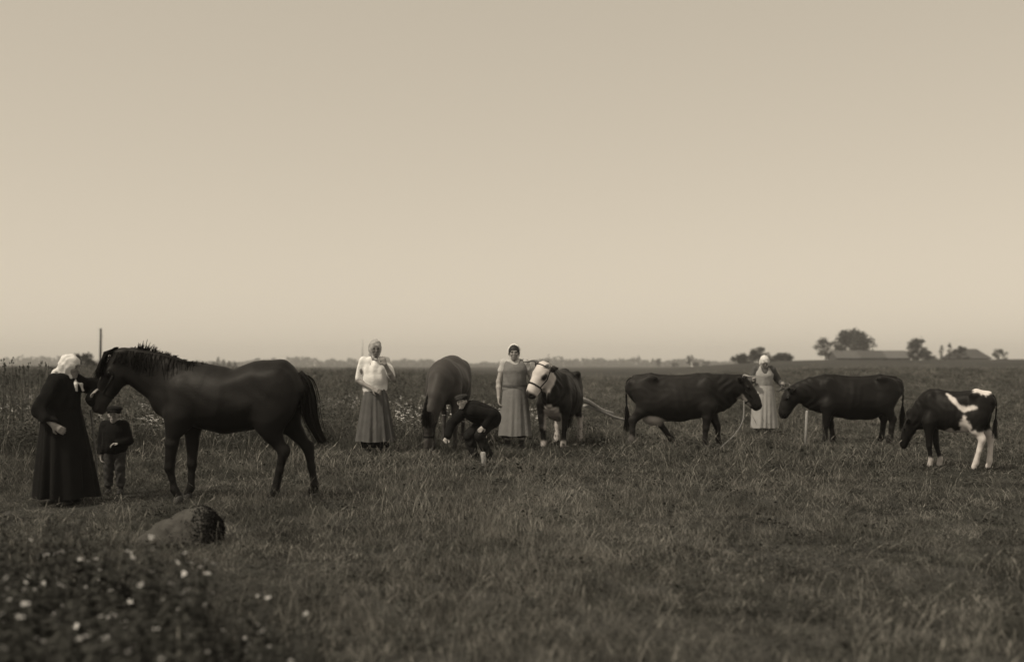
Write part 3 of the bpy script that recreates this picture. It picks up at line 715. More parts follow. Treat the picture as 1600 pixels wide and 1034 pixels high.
# spotted calf
x, y, z = onground(1489, 14.4)
root = thing('calf', 'black and white spotted calf with white hind legs, nosing down at the grass', 'calf', (x, y, z), math.radians(180-30), scale=0.87); root.scale = (.62, .80, .87)
def tone_calf(V, H):
    n = nz(V, 10, 3.0); t = np.full(len(V), .0075); X, Yl, Z = V.T; wht = .60
    t = np.where((X < -.33) & (Z < .60+.04*n), wht, t)                                           # hind legs
    t = np.where((X > .2) & (Z < .17+.02*n), .45, t)                                             # front feet
    t = np.where((Z < .60+.05*n-.10*np.abs(X)) & (Z > .42) & (X < .28) & (X > -.5) & (np.abs(Yl) < .32), .5, t)   # belly
    t = np.where((((X+.27)/.12)**2+((Z-.62)/.17)**2 < 1+.7*n), wht, t)                        # flank
    c = np.interp(-X, [-.15, .0, .08, .20, .30, .38, .52], [1.13, 1.08, 1.055, .965, .92, .915, .935])+.03*np.sin(X*11)   # the snaking stripe
    t = np.where((Yl > .02) & (X < .12) & (X > -.52) & (np.abs(Z-c) < np.interp(-X, [-.12, 0, .2, .45, .52], [.012, .045, .040, .034, .02])+.012*n), wht, t)
    t = np.where((Z > 1.15+.05*n+1.6*(X+.60)**2) & (Yl > -.12), .70, t)             # rump
    return t
LS = [(True, leg_pts((.46, .16, .70), (.45, .15, .54), (.45, .14, .36), (.42, .13, .14), (.44, .13, 0))),
      (True, leg_pts((.46, -.16, .70), (.40, -.15, .54), (.36, -.14, .36), (.28, -.13, .14), (.30, -.13, 0))),
      (False, leg_pts((-.48, .16, .76), (-.50, .17, .63), (-.60, .16, .48), (-.48, .15, .14), (-.44, .15, 0))),
      (False, leg_pts((-.52, -.16, .76), (-.60, -.17, .63), (-.72, -.16, .48), (-.70, -.15, .14), (-.67, -.15, 0)))]
hdc = build_cow(root, [(.52, 0, .93, .13, .20), (.66, .0, .84, .10, .155), (.78, -.02, .73, .085, .12), (.86, -.04, .67, .075, .10)], (.92, -.05, .74), (1.10, -.10, .34), (.20, 1, 0), LS, tone_calf, hb=1.0, horns=0, udder=False, slim=.80, deep=.86, ls=1.08,
                tail=[(-.77, 0, 1.13), (-.83, 0, 1.06), (-.85, 0, .95), (-.84, 0, .82), (-.83, .0, .70), (-.83, 0, .58)])

# ------------------------------------------------------------------ people
SKIN = mat('skin', 0.2, rough=0.6, var=0.10, scale=25, attr=True, tint=(1.0, .97, .95), spec=0.3)
def cloth(name, g, **k):
    a = dict(rough=0.95, var=0.14, scale=6, bump=0.35, bscale=26, spec=0.1); a.update(k); return mat(name, g, **a)
C_BLACK = cloth('black_wool', .010); C_DARK = cloth('dark_wool', .016); C_WHITE = cloth('white_cotton', .66); C_BLOUSE = cloth('pale_blouse', .78)
C_GREY = cloth('grey_cotton', .38); C_SKIRT = cloth('grey_skirt', .095, var=.2); C_DRESS = cloth('pinafore_cloth', .19); C_APRON = cloth('apron_linen', .34)
C_TROUS = cloth('boy_trousers', .05); C_SHOE = mat('shoe_leather', .02, rough=.5, var=.3, scale=30); C_MIDDARK = cloth('dark_blouse', .085); C_CAP = cloth('cap_wool', .03); C_HAIRM = mat('dark_hair', .02, rough=.6)

def hand(F, W, d, n, curl, side, s=1.0):
    """palm, four unequal fingers bent at the knuckles, thumb from the side of the palm"""
    d = np.asarray(d, float); d /= np.linalg.norm(d); n = np.asarray(n, float); n = n-d*(n@d); n /= np.linalg.norm(n); sd_ = np.cross(d, n)*side
    W = np.asarray(W, float); Lt = sd_
    F.seg(W, W+d*.075*s, (.030*s, .020*s), (.040*s, .015*s), Lt, .015)
    for j, (o, ln) in enumerate(((.031, .066), (.011, .076), (-.010, .071), (-.030, .056))):
        p = W+d*.078*s+sd_*o*s; a = .15
        for m, (fr_, r0, r1) in enumerate(((.45, .0100, .0095), (.30, .0092, .0088), (.25, .0088, .0075))):
            a += curl*(1.0+.1*j); q = p+(d*math.cos(a)+n*math.sin(a))*ln*fr_*1.1*s; F.seg(p, q, r0*s, r1*s, k=.004); p = q
    p = W+d*.022*s+sd_*.030*s; t1 = p+(d*.55+sd_*.70+n*.35)*.040*s; t2 = t1+(d*.8+sd_*.20+n*(.35+curl*.4))*.032*s
    F.seg(p, t1, .014*s, .0115*s, k=.012); F.seg(t1, t2, .0112*s, .009*s, k=.005)

def build_body(root, J, look, hands, face=.20, skin=None, hs=1.0, h=.0068, bulk=1.0, up=(0, 0, 1), barefeet=False):
    J = {k: np.asarray(v, float) for k, v in J.items()}
    P = np.array(list(J.values())); F = Field(P.min(0)-.24, np.maximum(P.max(0)+.24, 0), h)
    lat = J['shl']-J['shr']; lat /= np.linalg.norm(lat); b = bulk; mid = J['pel']*.5+J['che']*.5
    F.chain([tuple(J['pel'])+(.155*b, .105*b), tuple(mid)+(.125*b, .095*b), tuple(J['che'])+(.155*b, .105*b), tuple(J['nek']*.6+J['che']*.4)+(.10, .07)], lat, .05)
    F.seg(J['shl'], J['shr'], .055*b, .055*b, k=.05)
    F.seg(J['nek'], J['hd']+(J['nek']-J['hd'])*.35, .056*hs, .050*hs, k=.03)
    for s in 'lr':
        sgn = 1 if s == 'l' else -1
        F.chain([tuple(J['sh'+s])+(.052*b,), tuple(J['sh'+s]*.55+J['el'+s]*.45)+(.046*b,), tuple(J['el'+s])+(.038*b,), tuple(J['el'+s]*.65+J['wr'+s]*.35)+(.039*b,), tuple(J['wr'+s])+(.025*b,)], None, .02)
        F.chain([tuple(J['hi'+s])+(.088*b,), tuple(J['kn'+s])+(.056*b,), tuple(J['kn'+s]*.65+J['an'+s]*.35)+(.052*b,), tuple(J['an'+s])+(.035*b,)], None, .04)
        d, n, curl = hands[s]; hand(F, J['wr'+s], d, n, curl, sgn, hs if hs < 1.1 else 1.1)
    hd = frame_x(J['hd'], look, lat)
    hd.R = hd.R*hs
    f1 = Frame(J['hd'], hd.R)
    def E(c, r, k=.02, sub=False): F.ell(np.asarray(c), tuple(np.asarray(r)*hs), R=np.eye(3)/hs, k=k, sub=sub, fr=f1)
    E((-.012, 0, .030), (.098, .077, .086))
    F.seg((.025, 0, .0), (.048, 0, -.078), (.060*hs, .062*hs), (.036*hs, .032*hs), (0, 1, 0), .025, fr=f1)
    E((.072, 0, -.092), (.020, .022, .018), .02)
    E((.056, 0, -.052), (.037, .040, .050), .02)
    F.seg((.090, 0, .022), (.113, 0, -.022), .009*hs, .013*hs, k=.014, fr=f1)
    E((.084, 0, -.055), (.012, .024, .012), .015)
    for s in (-1, 1):
        E((.066, s*.036, -.018), (.024, .022, .022), .02); E((.097, s*.033, .014), (.010, .015, .009), .012, True)
        E((.086, s*.032, .033), (.012, .024, .008), .012); E((-.005, s*.080, -.005), (.018, .010, .030), .01)
    V, Q = F.net(1); H = f1.inv(V)/hs/hs
    t = np.where((np.linalg.norm(H, axis=1) < .19), face, skin or face*1.3); fr = (H[:, 0] > .05) & (np.abs(H[:, 1]) < .07) & (np.abs(H[:, 2]) < .12)
    for s in (-1, 1):
        t = np.where(fr & (((H[:, 1]-s*.033)/.022)**2+((H[:, 2]-.036)/.007)**2 < 1), face*.8, t)
    t = np.where(fr & ((H[:, 1]/.026)**2+((H[:, 2]+.056)/.008)**2 < 1), face*.93, t)
    obj('body', npmesh('body', V, Q, True, t), SKIN, root)
    for s in (-1, 1):
        e = obj('eye', EYE_SMALL, EYE, root); e.location = f1.p((.0815, s*.033, .014)); e.scale = (hs*.75,)*3
    return f1, J

def bodice(root, name, m, J, box=0.0, ext=.018, sleeve=.9, hem=None, bulk=1.0, seed=1, arms='lr', neckcut=None, full=False, loose=.0, h=.010, amp=.0045, shrink=1.0):
    P = np.array(list(J.values())); F = Field(P.min(0)-.26, np.maximum(P.max(0)+.26, 0), h); b = bulk
    lat = J['shl']-J['shr']; lat = lat/np.linalg.norm(lat); mid = J['pel']*.5+J['che']*.5; e = ext
    F.chain([tuple(J['pel'])+(.165*b+e+loose, .118*b+e+loose), tuple(mid)+(.135*b+e+loose+box, .112*b+e+loose+box*.5), tuple(J['che'])+(.162*b+e+box*.3, .122*b+e+box*.3), tuple(J['nek']*.55+J['che']*.45)+(.11*b+e, .075+e)], lat, .05)
    F.seg(J['shl']*shrink+J['che']*(1-shrink), J['shr']*shrink+J['che']*(1-shrink), .058*b+e*.6, .058*b+e*.6, k=.05)
    for s in arms:
        S, E_, W = J['sh'+s], J['el'+s], J['wr'+s]
        if full:
            F.chain([tuple(S)+(.060*b+e,), tuple(E_)+(.050*b+e,), tuple(E_*.12+W*.88)+(.040*b+e,)], None, .03)
        else: F.chain([tuple(S)+(.058*b+e,), tuple(S*(1-sleeve)+E_*sleeve)+(.056*b+e,)], None, .03)
    if hem is not None: F.plane((0, 0, hem), (0, 0, -1))
    if neckcut is not None: F.ell(neckcut[0], neckcut[1], k=.01, sub=True)
    F.wrinkle(lambda X, Y, Z: amp*np.sin(X*24+seed+2*np.sin(Z*7+Y*9))*np.sin(Z*9+3*np.sin(Y*13+seed))+amp*.7*np.sin(Y*46+X*20+4*np.sin(Z*6+seed)))
    V, Q = F.net(1); return obj(name, npmesh(name, V, Q), m, root)

def skirt(root, name, m, top, hem, folds=11, depth=.028, seed=1, a0=0.0, a1=2*math.pi, off=0.0, rings=26, prof=.75, rag=.006):
    """top/hem: (cx, cy, z, rx, ry); pleats deepen towards the hem"""
    r = np.random.default_rng(seed); ph = r.uniform(0, 6.28, 4); full = a1-a0 > 6.2; n = 132 if full else 72; V = []; Q = []
    for i in range(rings):
        u = i/(rings-1); c = [top[j]+(hem[j]-top[j])*u for j in range(3)]; g = u**prof
        rx = top[3]+(hem[3]-top[3])*g+off; ry = top[4]+(hem[4]-top[4])*g+off
        for k in range(n):
            a = a0+(a1-a0)*k/(n if full else n-1)
            f = .75*math.sin(folds*a+ph[0]+1.9*math.sin(2*a+ph[1])+.6*u*math.sin(3*a+ph[3]))+.55*math.sin((folds-4)*a+ph[3]+1.2*math.sin(a+ph[0])+.8*u)+.4*math.sin((folds*2-3)*a+ph[2]+1.5*u+1.5*math.sin(3*a))
            q = 1; d = depth*(.02+.98*u)*f*(.95+.45*math.sin(a+ph[2])+.35*math.sin(3*a+ph[3]))
            V.append((c[0]+(rx*q+d)*math.cos(a), c[1]+(ry*q+d)*math.sin(a), c[2]+(rag*math.sin(5*a+ph[1]) if i == rings-1 else 0)))
    for i in range(rings-1):
        for k in range(n if full else n-1):
            k2 = (k+1) % n; Q.append((i*n+k, (i+1)*n+k, (i+1)*n+k2, i*n+k2))
    return obj(name, npmesh(name, V, np.array(Q)), m, root)

def headscarf(root, f1, m, hs=1.0, back=.17, drape=1.0, knot=True, tails=True, seed=1, high=0.0, wrap=True):
    P = f1.o; F = Field(P-.30*hs, P+.26*hs, .0075); S = lambda v: tuple(np.asarray(v)*hs)
    def E(c, r, k=.02, sub=False): F.ell(c, S(r), R=np.eye(3)/hs, k=k, sub=sub, fr=f1)
    E((-.016, 0, .034), (.116, .094, .104+high))
    if wrap:
        F.seg((-.035, 0, .0), (-.055, 0, -.115), S((.090, .075)), S((.070, .050)), (0, 1, 0), .03, fr=f1)
        F.seg((.0, 0, -.03), (.035, 0, -.112), S((.080, .06)), S((.052, .036)), (0, 1, 0), .03, fr=f1)
    if back: F.chain([(-.075, 0, -.03, .07*hs, .045*hs), (-.075-back*.45, 0, -.085*drape, .07*hs, .040*hs), (-.07-back, 0, -.135*drape, .03, .016)], (0, 1, 0), .04, fr=f1)
    E((.135, 0, -.030), (.085, .062, .092), .012, True)
    if knot:
        F.ell((.072, 0, -.142), S((.022, .026, .018)), R=np.eye(3)/hs, k=.012, fr=f1)
    if tails:
        for s in (-1, 1): F.chain([(.085, 0, -.140, .016, .013), (.13, s*.04, -.160, .026, .010), (.155, s*.055, -.225, .022, .008)], (0, 1, 0), .012, fr=f1)
    F.wrinkle(lambda X, Y, Z: .004*np.sin((X+Y)*55+seed+3*np.sin(Z*21))+.003*np.sin(Z*70+4*np.sin(X*25-Y*18)))
    V, Q = F.net(1); return obj('headscarf', npmesh('headscarf', V, Q), m, root)

def shoes(root, J, m=None, yaw=0.0, h=.010):
    for s in 'lr':
        a = J['an'+s]; f = np.array([math.cos(yaw), math.sin(yaw), 0]); lat = np.array([-f[1], f[0], 0]); F = Field(a-.24, a+np.array([.26, .26, .12]), h)
        F.chain([tuple(a+np.array([0, 0, .06]))+(.045, .05), tuple(a)+(.042, .048)], lat, .02)
        F.chain([tuple(a-f*.035+np.array([0, 0, -.035]))+(.038, .038), tuple(a+f*.07+np.array([0, 0, -.035]))+(.044, .036), tuple(a+f*.155+np.array([0, 0, -.048]))+(.038, .022)], lat, .03)
        F.plane((0, 0, a[2]-.078), (0, 0, -1))
        V, Q = F.net(1); obj('shoe', npmesh('shoe', V, Q), m or C_SHOE, root)

def trousers(root, name, m, J, end=1.0, ext=.02, bulk=1.0, seed=2, h=.012):
    P = np.array([J[k] for k in ('pel', 'hil', 'hir', 'knl', 'knr', 'anl', 'anr')]); F = Field(P.min(0)-.25, P.max(0)+.25, h)
    F.seg(J['hil'], J['hir'], .11*bulk+ext, .11*bulk+ext, k=.04); F.seg(J['pel'], (J['hil']+J['hir'])/2, .13*bulk+ext, .12*bulk+ext, k=.04)
    for s in 'lr':
        F.chain([tuple(J['hi'+s])+(.098*bulk+ext,), tuple(J['kn'+s])+(.064*bulk+ext,), tuple(J['kn'+s]*(1-end)+J['an'+s]*end)+(.054*bulk+ext,)], None, .03)
    F.wrinkle(lambda X, Y, Z: .006*np.sin(Z*38+3*np.sin(X*21+Y*17+seed))+.004*np.sin(X*50+Z*20+seed))
    V, Q = F.net(1); return obj(name, npmesh(name, V, Q), m, root)

def flat_cap(root, f1, m, hs=1.0):
    P = f1.o; F = Field(P-.22*hs, P+.24*hs, .0075); S = lambda v: tuple(np.asarray(v)*hs); I3 = np.eye(3)/hs
    F.ell((-.012, 0, .086), S((.128, .114, .046)), R=I3, k=.02, fr=f1); F.ell((-.012, 0, .045), S((.108, .088, .06)), R=I3, k=.02, fr=f1)
    F.ell((.108, 0, .064), S((.045, .075, .010)), R=I3, k=.012, fr=f1); F.ell((-.01, 0, .07), S((.02, .02, .06)), R=I3, k=.01, fr=f1)
    F.ell((.10, 0, -.03), S((.10, .1, .084)), R=I3, k=.01, sub=True, fr=f1); F.ell((-.01, 0, -.03), S((.10, .08, .08)), R=I3, k=.01, sub=True, fr=f1)
    V, Q = F.net(1); c = obj('cap', npmesh('cap', V, Q), m, root); return c
LEGS = dict(hil=(0, .09, .90), hir=(0, -.09, .90), knl=(.02, .10, .49), knr=(.02, -.10, .49), anl=(-.02, .11, .085), anr=(-.02, -.11, .085))

# old woman at the horse's head, seen from her right side
x, y, z = onground(98, 11.0)
root = thing('person', 'person in a long black coat and white headscarf reaching up to the standing horse', 'person', (x, y, z), math.radians(-3), scale=.95)
J = dict(pel=(-.03, 0, .92), che=(.0, 0, 1.21), nek=(.045, 0, 1.37), hd=(.085, 0, 1.465), shl=(.05, .17, 1.315), shr=(.01, -.17, 1.30), ell=(.27, .22, 1.24), wrl=(.285, .08, 1.10), elr=(-.13, -.26, 1.03), wrr=(.03, -.27, .865), **LEGS)
f1, J = build_body(root, J, (1, -.18, -.22), dict(l=((.15, -.3, .9), (1, 0, .0), .3), r=((.8, .05, -.55), (.1, .8, -.2), .35)), face=.22, bulk=1.15)
bodice(root, 'coat', C_BLACK, J, ext=.022, full=True, hem=.90, bulk=1.15, seed=3, loose=.028, amp=.012)
skirt(root, 'coat_skirt', C_BLACK, (-.01, 0, 1.02, .185, .21), (.01, 0, .085, .29, .285), 8, .05, 4, prof=.9)
headscarf(root, f1, C_WHITE, back=.13, drape=1.05, seed=2)
shoes(root, J)

# small boy below the horse's muzzle
x, y, z = onground(179, 11.75)
root = thing('person', 'small person in a flat cap and dark jacket standing under the horse muzzle', 'person', (x, y, z), math.radians(-88), scale=.60)
J = dict(pel=(0, 0, .88), che=(.0, 0, 1.16), nek=(.01, 0, 1.30), hd=(.03, 0, 1.435), shl=(0, .165, 1.25), shr=(0, -.165, 1.25), ell=(-.02, .24, .97), wrl=(.17, .12, .93), elr=(-.02, -.235, .97), wrr=(.05, -.22, .72), **LEGS)
f1, J = build_body(root, J, (1, .05, -.05), dict(l=((.5, -.8, .0), (.2, 0, -1), .35), r=((.1, .1, -1), (.2, .9, 0), .3)), face=.30, hs=1.28, h=.009)
bodice(root, 'jacket', C_BLACK, J, ext=.028, full=True, hem=.74, bulk=1.12, seed=5, loose=.03)
trousers(root, 'trousers', C_TROUS, J, .72, .022, seed=6)
shoes(root, J)
flat_cap(root, f1, C_BLACK, 1.28)

# woman in the pale blouse
x, y, z = onground(586, 16.0)
root = thing('person', 'person in a pale short-sleeved blouse and grey skirt, one hand raised to the chin', 'person', (x, y, z), math.radians(-80), scale=1.0)
J = dict(pel=(0, 0, .96), che=(.0, 0, 1.25), nek=(.02, 0, 1.42), hd=(.045, .0, 1.535), shl=(0, .165, 1.36), shr=(0, -.165, 1.36), ell=(.10, .255, 1.10), wrl=(.185, .135, 1.315), elr=(-.03, -.25, 1.08), wrr=(.19, -.04, .955), **LEGS)
f1, J = build_body(root, J, (1, .10, -.12), dict(l=((-.12, -.35, .93), (-.9, 0, -.2), .32), r=((.45, .85, -.28), (-.6, .3, -.6), .35)), face=.17, skin=.22)
bodice(root, 'blouse', C_BLOUSE, J, ext=.004, sleeve=.85, hem=.87, bulk=.95, seed=7, loose=.022, box=.018, amp=.009)
skirt(root, 'skirt', C_SKIRT, (0, 0, 1.0, .115, .15), (.0, .01, .19, .275, .29), 11, .022, 8, prof=.9)
skirt(root, 'underskirt', C_BLACK, (0, 0, .40, .15, .16), (0, 0, .10, .20, .21), 9, .010, 9)
headscarf(root, f1, C_GREY, back=.12, drape=.9, tails=False, seed=4, high=.012)
shoes(root, J)

# stooping man between the grazing horse and the girl
x, y, z = onground(751, 15.1)
root = thing('person', 'person in a flat cap and dark jacket stooping to hold the grazing horse', 'person', (x, y, z), math.radians(203), scale=.82)
J = dict(pel=(-.16, 0, .72), che=(.15, 0, .86), nek=(.27, 0, .92), hd=(.345, .02, 1.00), shl=(.20, .17, .85), shr=(.24, -.17, .83), ell=(-.10, .29, .80), wrl=(.02, .23, .60), elr=(.46, -.21, .62), wrr=(.56, -.10, .41),
         hil=(-.16, .10, .70), hir=(-.16, -.10, .70), knl=(.07, .13, .44), knr=(.17, -.12, .43), anl=(-.10, .13, .085), anr=(.06, -.12, .085))
f1, J = build_body(root, J, (.62, .76, -.10), dict(l=((.7, -.1, -.6), (-.2, -.9, -.2), .25), r=((.6, .15, -.75), (.0, .9, .1), .45)), face=.36)
bodice(root, 'jacket', C_BLACK, J, ext=.024, full=True, bulk=1.15, seed=9, loose=.03)
trousers(root, 'trousers', C_DARK, J, .95, .022, seed=10, bulk=1.02)
shoes(root, J)
flat_cap(root, f1, C_CAP)

# girl in the pinafore dress
x, y, z = onground(804, 16.55)
root = thing('person', 'bare-armed person in a grey pinafore dress at the head of the white-faced cow', 'person', (x, y, z), math.radians(-88), scale=.99)
J = dict(pel=(0, 0, .95), che=(.0, 0, 1.23), nek=(.01, 0, 1.38), hd=(.03, -.01, 1.485), shl=(0, .16, 1.335), shr=(0, -.16, 1.335), ell=(-.02, .27, 1.09), wrl=(.14, .37, .98), elr=(.0, -.245, 1.05), wrr=(.05, -.245, .80), **LEGS)
f1, J = build_body(root, J, (1, -.03, -.06), dict(l=((.7, .6, .2), (0, -.3, -.9), .4), r=((.08, .03, -1), (.2, .9, 0), .3)), face=.23, skin=.40)
bodice(root, 'blouse', cloth('washed_blouse', .46), J, ext=.004, sleeve=.40, hem=.98, seed=11)
bodice(root, 'pinafore_top', C_DRESS, J, ext=.022, arms='', hem=.90, seed=12, loose=.01, shrink=.72, neckcut=((.06, 0, 1.43), (.13, .085, .13)))
skirt(root, 'pinafore_skirt', C_DRESS, (0, 0, .99, .145, .175), (.0, .0, .225, .24, .255), 9, .022, 13, prof=.8)
skirt(root, 'underskirt', C_BLACK, (0, 0, .45, .14, .15), (0, 0, .20, .18, .19), 9, .010, 9)
mb = MB(); ringband(mb, frame_x((0, 0, .985), (0, 0, 1), (0, 1, 0)), 0, 0, .196, .166, .016); obj('belt', mb.mesh('belt'), C_SKIRT, root)
Fh = Field(f1.o-.2, f1.o+.2, .008); Fh.ell((-.014, 0, .036), (.106, .085, .094), fr=f1); Fh.ell((.13, 0, -.03), (.08, .062, .088), k=.012, sub=True, fr=f1); Fh.plane(f1.p((0, 0, -.06)), (0, 0, -1)); V, Q = Fh.net(1); obj('hair', npmesh('hair', V, Q), C_HAIRM, root)
f2 = Frame(f1.p((-.042, 0, .006)), f1.R); headscarf(root, f2, C_WHITE, back=.07, drape=.9, tails=False, knot=False, seed=5, wrap=True)
shoes(root, J)

# woman in the white apron behind the cattle
x, y, z = onground(1193, 21.8)
root = thing('person', 'person in a white headscarf and long pale apron standing behind the cattle', 'person', (x, y, z), math.radians(-92), scale=.985)
J = dict(pel=(0, 0, .95), che=(.02, 0, 1.23), nek=(.05, 0, 1.38), hd=(.10, .0, 1.475), shl=(.02, .165, 1.33), shr=(.02, -.165, 1.33), ell=(-.10, .31, 1.12), wrl=(.06, .40, .985), elr=(.04, -.28, 1.08), wrr=(.20, -.24, 1.12), **LEGS)
f1, J = build_body(root, J, (1, .0, -.55), dict(l=((.7, -.1, .6), (0, -.9, .2), .5), r=((.7, -.2, .5), (0, .8, -.3), .4)), face=.22)
bodice(root, 'blouse', C_MIDDARK, J, ext=.016, full=True, hem=.93, seed=14)
skirt(root, 'skirt', C_MIDDARK, (0, 0, 1.0, .14, .175), (.0, .0, .12, .20, .22), 9, .02, 15)
ap = skirt(root, 'apron', C_APRON, (.0, 0, 1.0, .155, .19), (.01, 0, .15, .232, .245), 8, .02, 16, -1.75, 1.75, .012)
bodice(ap, 'bib', C_APRON, J, ext=.030, arms='', hem=.96, seed=17, shrink=.55, neckcut=((.10, 0, 1.40), (.17, .075, .17)))
headscarf(root, f1, C_WHITE, back=.07, drape=.8, tails=False, seed=6)
shoes(root, J)

W3 = root; W3H = (.13, .385, 1.04)
# ------------------------------------------------------------------ ropes, stakes, poles, stone
def rope(label, P, r=.011, m=None, n=40):
    mb = MB(); mb.tube(bez(P, n), r, 7); o = obj('rope', mb.mesh('rope'), m or ROPE); o['label'] = label; o['category'] = 'rope'; return o
M_ = lambda o: Matrix.Translation(o.location) @ Matrix.Rotation(o.rotation_euler.z, 4, 'Z') @ Matrix.Diagonal((*o.scale, 1))
p0 = M_(BIGCOW) @ Vector(hdb.p((.30, -.02, -.19))); g = lambda px, d, dz=.03: (lambda q: (q[0], q[1], q[2]+dz))(onground(px, d))
rope('pale tether rope sagging from the big dark cow to the grass', [tuple(p0), at(1161, 655, 17.4), at(1150, 676, 17.2), at(1135, 691, 17.1), g(1120, 17.1), g(1095, 17.0)])
rope('pale lead rope hanging between the black-coated person and the small boy', [at(141, 640, 11.25), at(146, 680, 11.3), at(150, 715, 11.3), at(152, 750, 11.3), g(153, 11.3)], .009)
p0 = M_(WCOW) @ Vector(hdw.p((.33, .0, -.17)))
p3 = M_(W3) @ Vector(W3H); p4 = M_(BLACKCOW) @ Vector(hdk.p((.02, -.10, -.02)))
rope('pale lead rope looping from the white-aproned person to the black cow', [tuple(p3+Vector((-.10, -.02, -.14))), tuple(p3), tuple(p3+Vector((.10, -.06, -.02))), tuple((p3+p4)/2+Vector((0, 0, -.14))), tuple(p4)], .010)
WOOD = mat('weathered_wood', .32, rough=.85, var=.4, scale=10, bump=.4, bscale=40, stretch=(6, 6, 1)); DWOOD = mat('tarred_pole', .05, rough=.85, var=.3, scale=10)
def stake(label, px, d, h, r, lean=0.0):
    x, y, z = onground(px, d); mb = MB(); mb.tube([(0, 0, -.1), (lean*.5, 0, h*.5), (lean, 0, h-.02), (lean, 0, h)], [r*.9, r, r*1.05, r*.8], 9)
    o = obj('tether_stake', mb.mesh('tether_stake'), WOOD); o.location = (x, y, z); o['label'] = label; o['category'] = 'stake'; o['group'] = 'tether stakes in the meadow'
stake('short pale wooden stake at the feet of the stooping person', 757, 14.4, .20, .035, -.02)
stake('slim pale wooden stake in front of the chest of the black cow', 1258, 18.2, .62, .022, .03)
def pole_on_grass(label, a, b, r0, r1):
    mb = MB(); a, b = np.array(a), np.array(b); P = [a+(b-a)*t+np.array([0, 0, .02*math.sin(7*t)]) for t in np.linspace(0, 1, 9)]
    mb.tube(P, list(np.linspace(r0, r1, 9)), 9); o = obj('wooden_pole', mb.mesh('wooden_pole'), WOOD); o['label'] = label; o['category'] = 'pole'; o['group'] = 'bleached poles propped in the grass'
pole_on_grass('thick bleached wooden pole propped between the white-faced cow and the big cow', at(905, 623, 19.6), at(958, 647, 20.4), .050, .030)
pole_on_grass('thin bleached wooden pole beside the thick one, ending behind the big cow', at(912, 634, 19.8), at(985, 658, 20.6), .028, .020)

STONE = mat('field_stone', .062, rough=.95, var=.4, scale=9, bump=1.0, bscale=22, spec=.1, tint=(1.02, 1, .95))
F = Field((-.45, -.4, -.2), (.5, .4, .45), .011)
F.chain([(-.24, 0, .0, .15, .10), (-.08, 0, .07, .22, .15), (.08, .02, .13, .22, .17), (.18, .02, .11, .19, .15)], (0, 1, 0), .06)
F.ell((.14, .0, .08), (.20, .24, .19), k=.06); F.plane((.0, -.17, .10), (-.05, -1, .35), .05); F.plane((.29, 0, .1), (1, -.12, .12), .04); F.plane((-.05, 0, .22), (-.36, -.15, .93), .05)
F.wrinkle(lambda X, Y, Z: .010*np.sin(X*19+2*np.sin(Y*13))*np.sin(Z*21+X*7)+.005*np.sin(X*47+Y*31)*np.sin(Z*53))
V, Q = F.net(1); x, y, z = onground(280, 8.45); SV = V[(V[:, 0] > -.05) & (V[:, 2] > .02)]
o = obj('field_stone', npmesh('field_stone', V, Q), STONE); o.location = (x, y, z-.01); o['label'] = 'big rounded grey field stone lying in the grass before the standing horse'; o['category'] = 'stone'
r = np.random.default_rng(8); st = []
for i in range(5200):
    p = SV[r.integers(len(SV))]
    if r.uniform() > sm(p[0]+r.normal(0, .05), .12, .28)+.01: continue
    d = np.array([p[0]*.6, p[1]*.8, .25])+r.normal(0, .25, 3); d = d/np.linalg.norm(d)*r.uniform(.010, .026); st.append([p-d*.2, p+d*.6, p+d+np.array([0, 0, -.008])])
strands('moss', st, mat('dark_moss', .015, rough=.95, spec=.05), o, .006, .002, 3)  # short dark strands, denser towards the right end of the stone

# ------------------------------------------------------------------ flowering weeds in the left foreground
def weed_variant(seed, h):
    r = np.random.default_rng(seed); mb = MB(); tips = []
    for k in range(7):
        a = r.uniform(0, 6.28); o = np.array([math.cos(a), math.sin(a), 0])*r.uniform(.05, .20); hh = h*r.uniform(.6, 1.0)
        P = bez([(o[0]*.25, o[1]*.25, -.02), (o[0]*.5, o[1]*.5, hh*.4), (o[0]*.85, o[1]*.85, hh*.8), (o[0]*1.1, o[1]*1.1, hh)], 6); mb.tube(P, [.004, .0038, .0035, .003, .0028, .0025, .002], 5, False); tips.append(P[-1])
        for j in range(30):
            p = P[1+int(r.uniform(0, 5))]; ph = r.uniform(0, 6.28); tl = r.uniform(-.6, .7); d = np.array([math.cos(ph)*math.cos(tl), math.sin(ph)*math.cos(tl), math.sin(tl)]); ln = r.uniform(.03, .07)
            s = np.cross(d, [0, 0, 1.0]); s /= np.linalg.norm(s); w_ = ln*r.uniform(.16, .26); dn = np.array([0, 0, -ln*.15])
            mb.add([p, p+d*ln*.35+s*w_, p+d*ln*.35-s*w_, p+d*ln*.7+s*w_*.8+dn*.5, p+d*ln*.7-s*w_*.8+dn*.5, p+d*ln+dn*1.5], [(1, 3, 4, 2)], [(0, 1, 2), (3, 5, 4)])
    leafs(mb, 70, .17, .0, h*.4, .06, .014, r)
    return mb.mesh('foliage'), tips
def umbel(seed):
    r = np.random.default_rng(seed); mb = MB(); dots(mb, 16, .024, -.004, .010, .005, .010, r); return mb.mesh('flower_head')
WV = [weed_variant(100+i, .42+.05*i) for i in range(5)]; UM = [umbel(200+i) for i in range(3)]
for me, _ in WV: me.materials.append(G_WEED)
for me in UM: me.materials.append(G_FLOWER)
r = np.random.default_rng(77)
spots = []
for _ in range(6000):
    if len(spots) >= 110: break
    d = r.uniform(3.5, 7.3); px = r.uniform(-60, 560); edge = np.interp(px, [-60, 20, 230, 330, 430, 520, 620], [6.6, 6.5, 5.75, 5.4, 5.0, 4.5, 4.1])
    if d < edge and all(math.hypot((px-a)/FPX*d, d-b) > .17 for a, b in spots): spots.append((px, d))
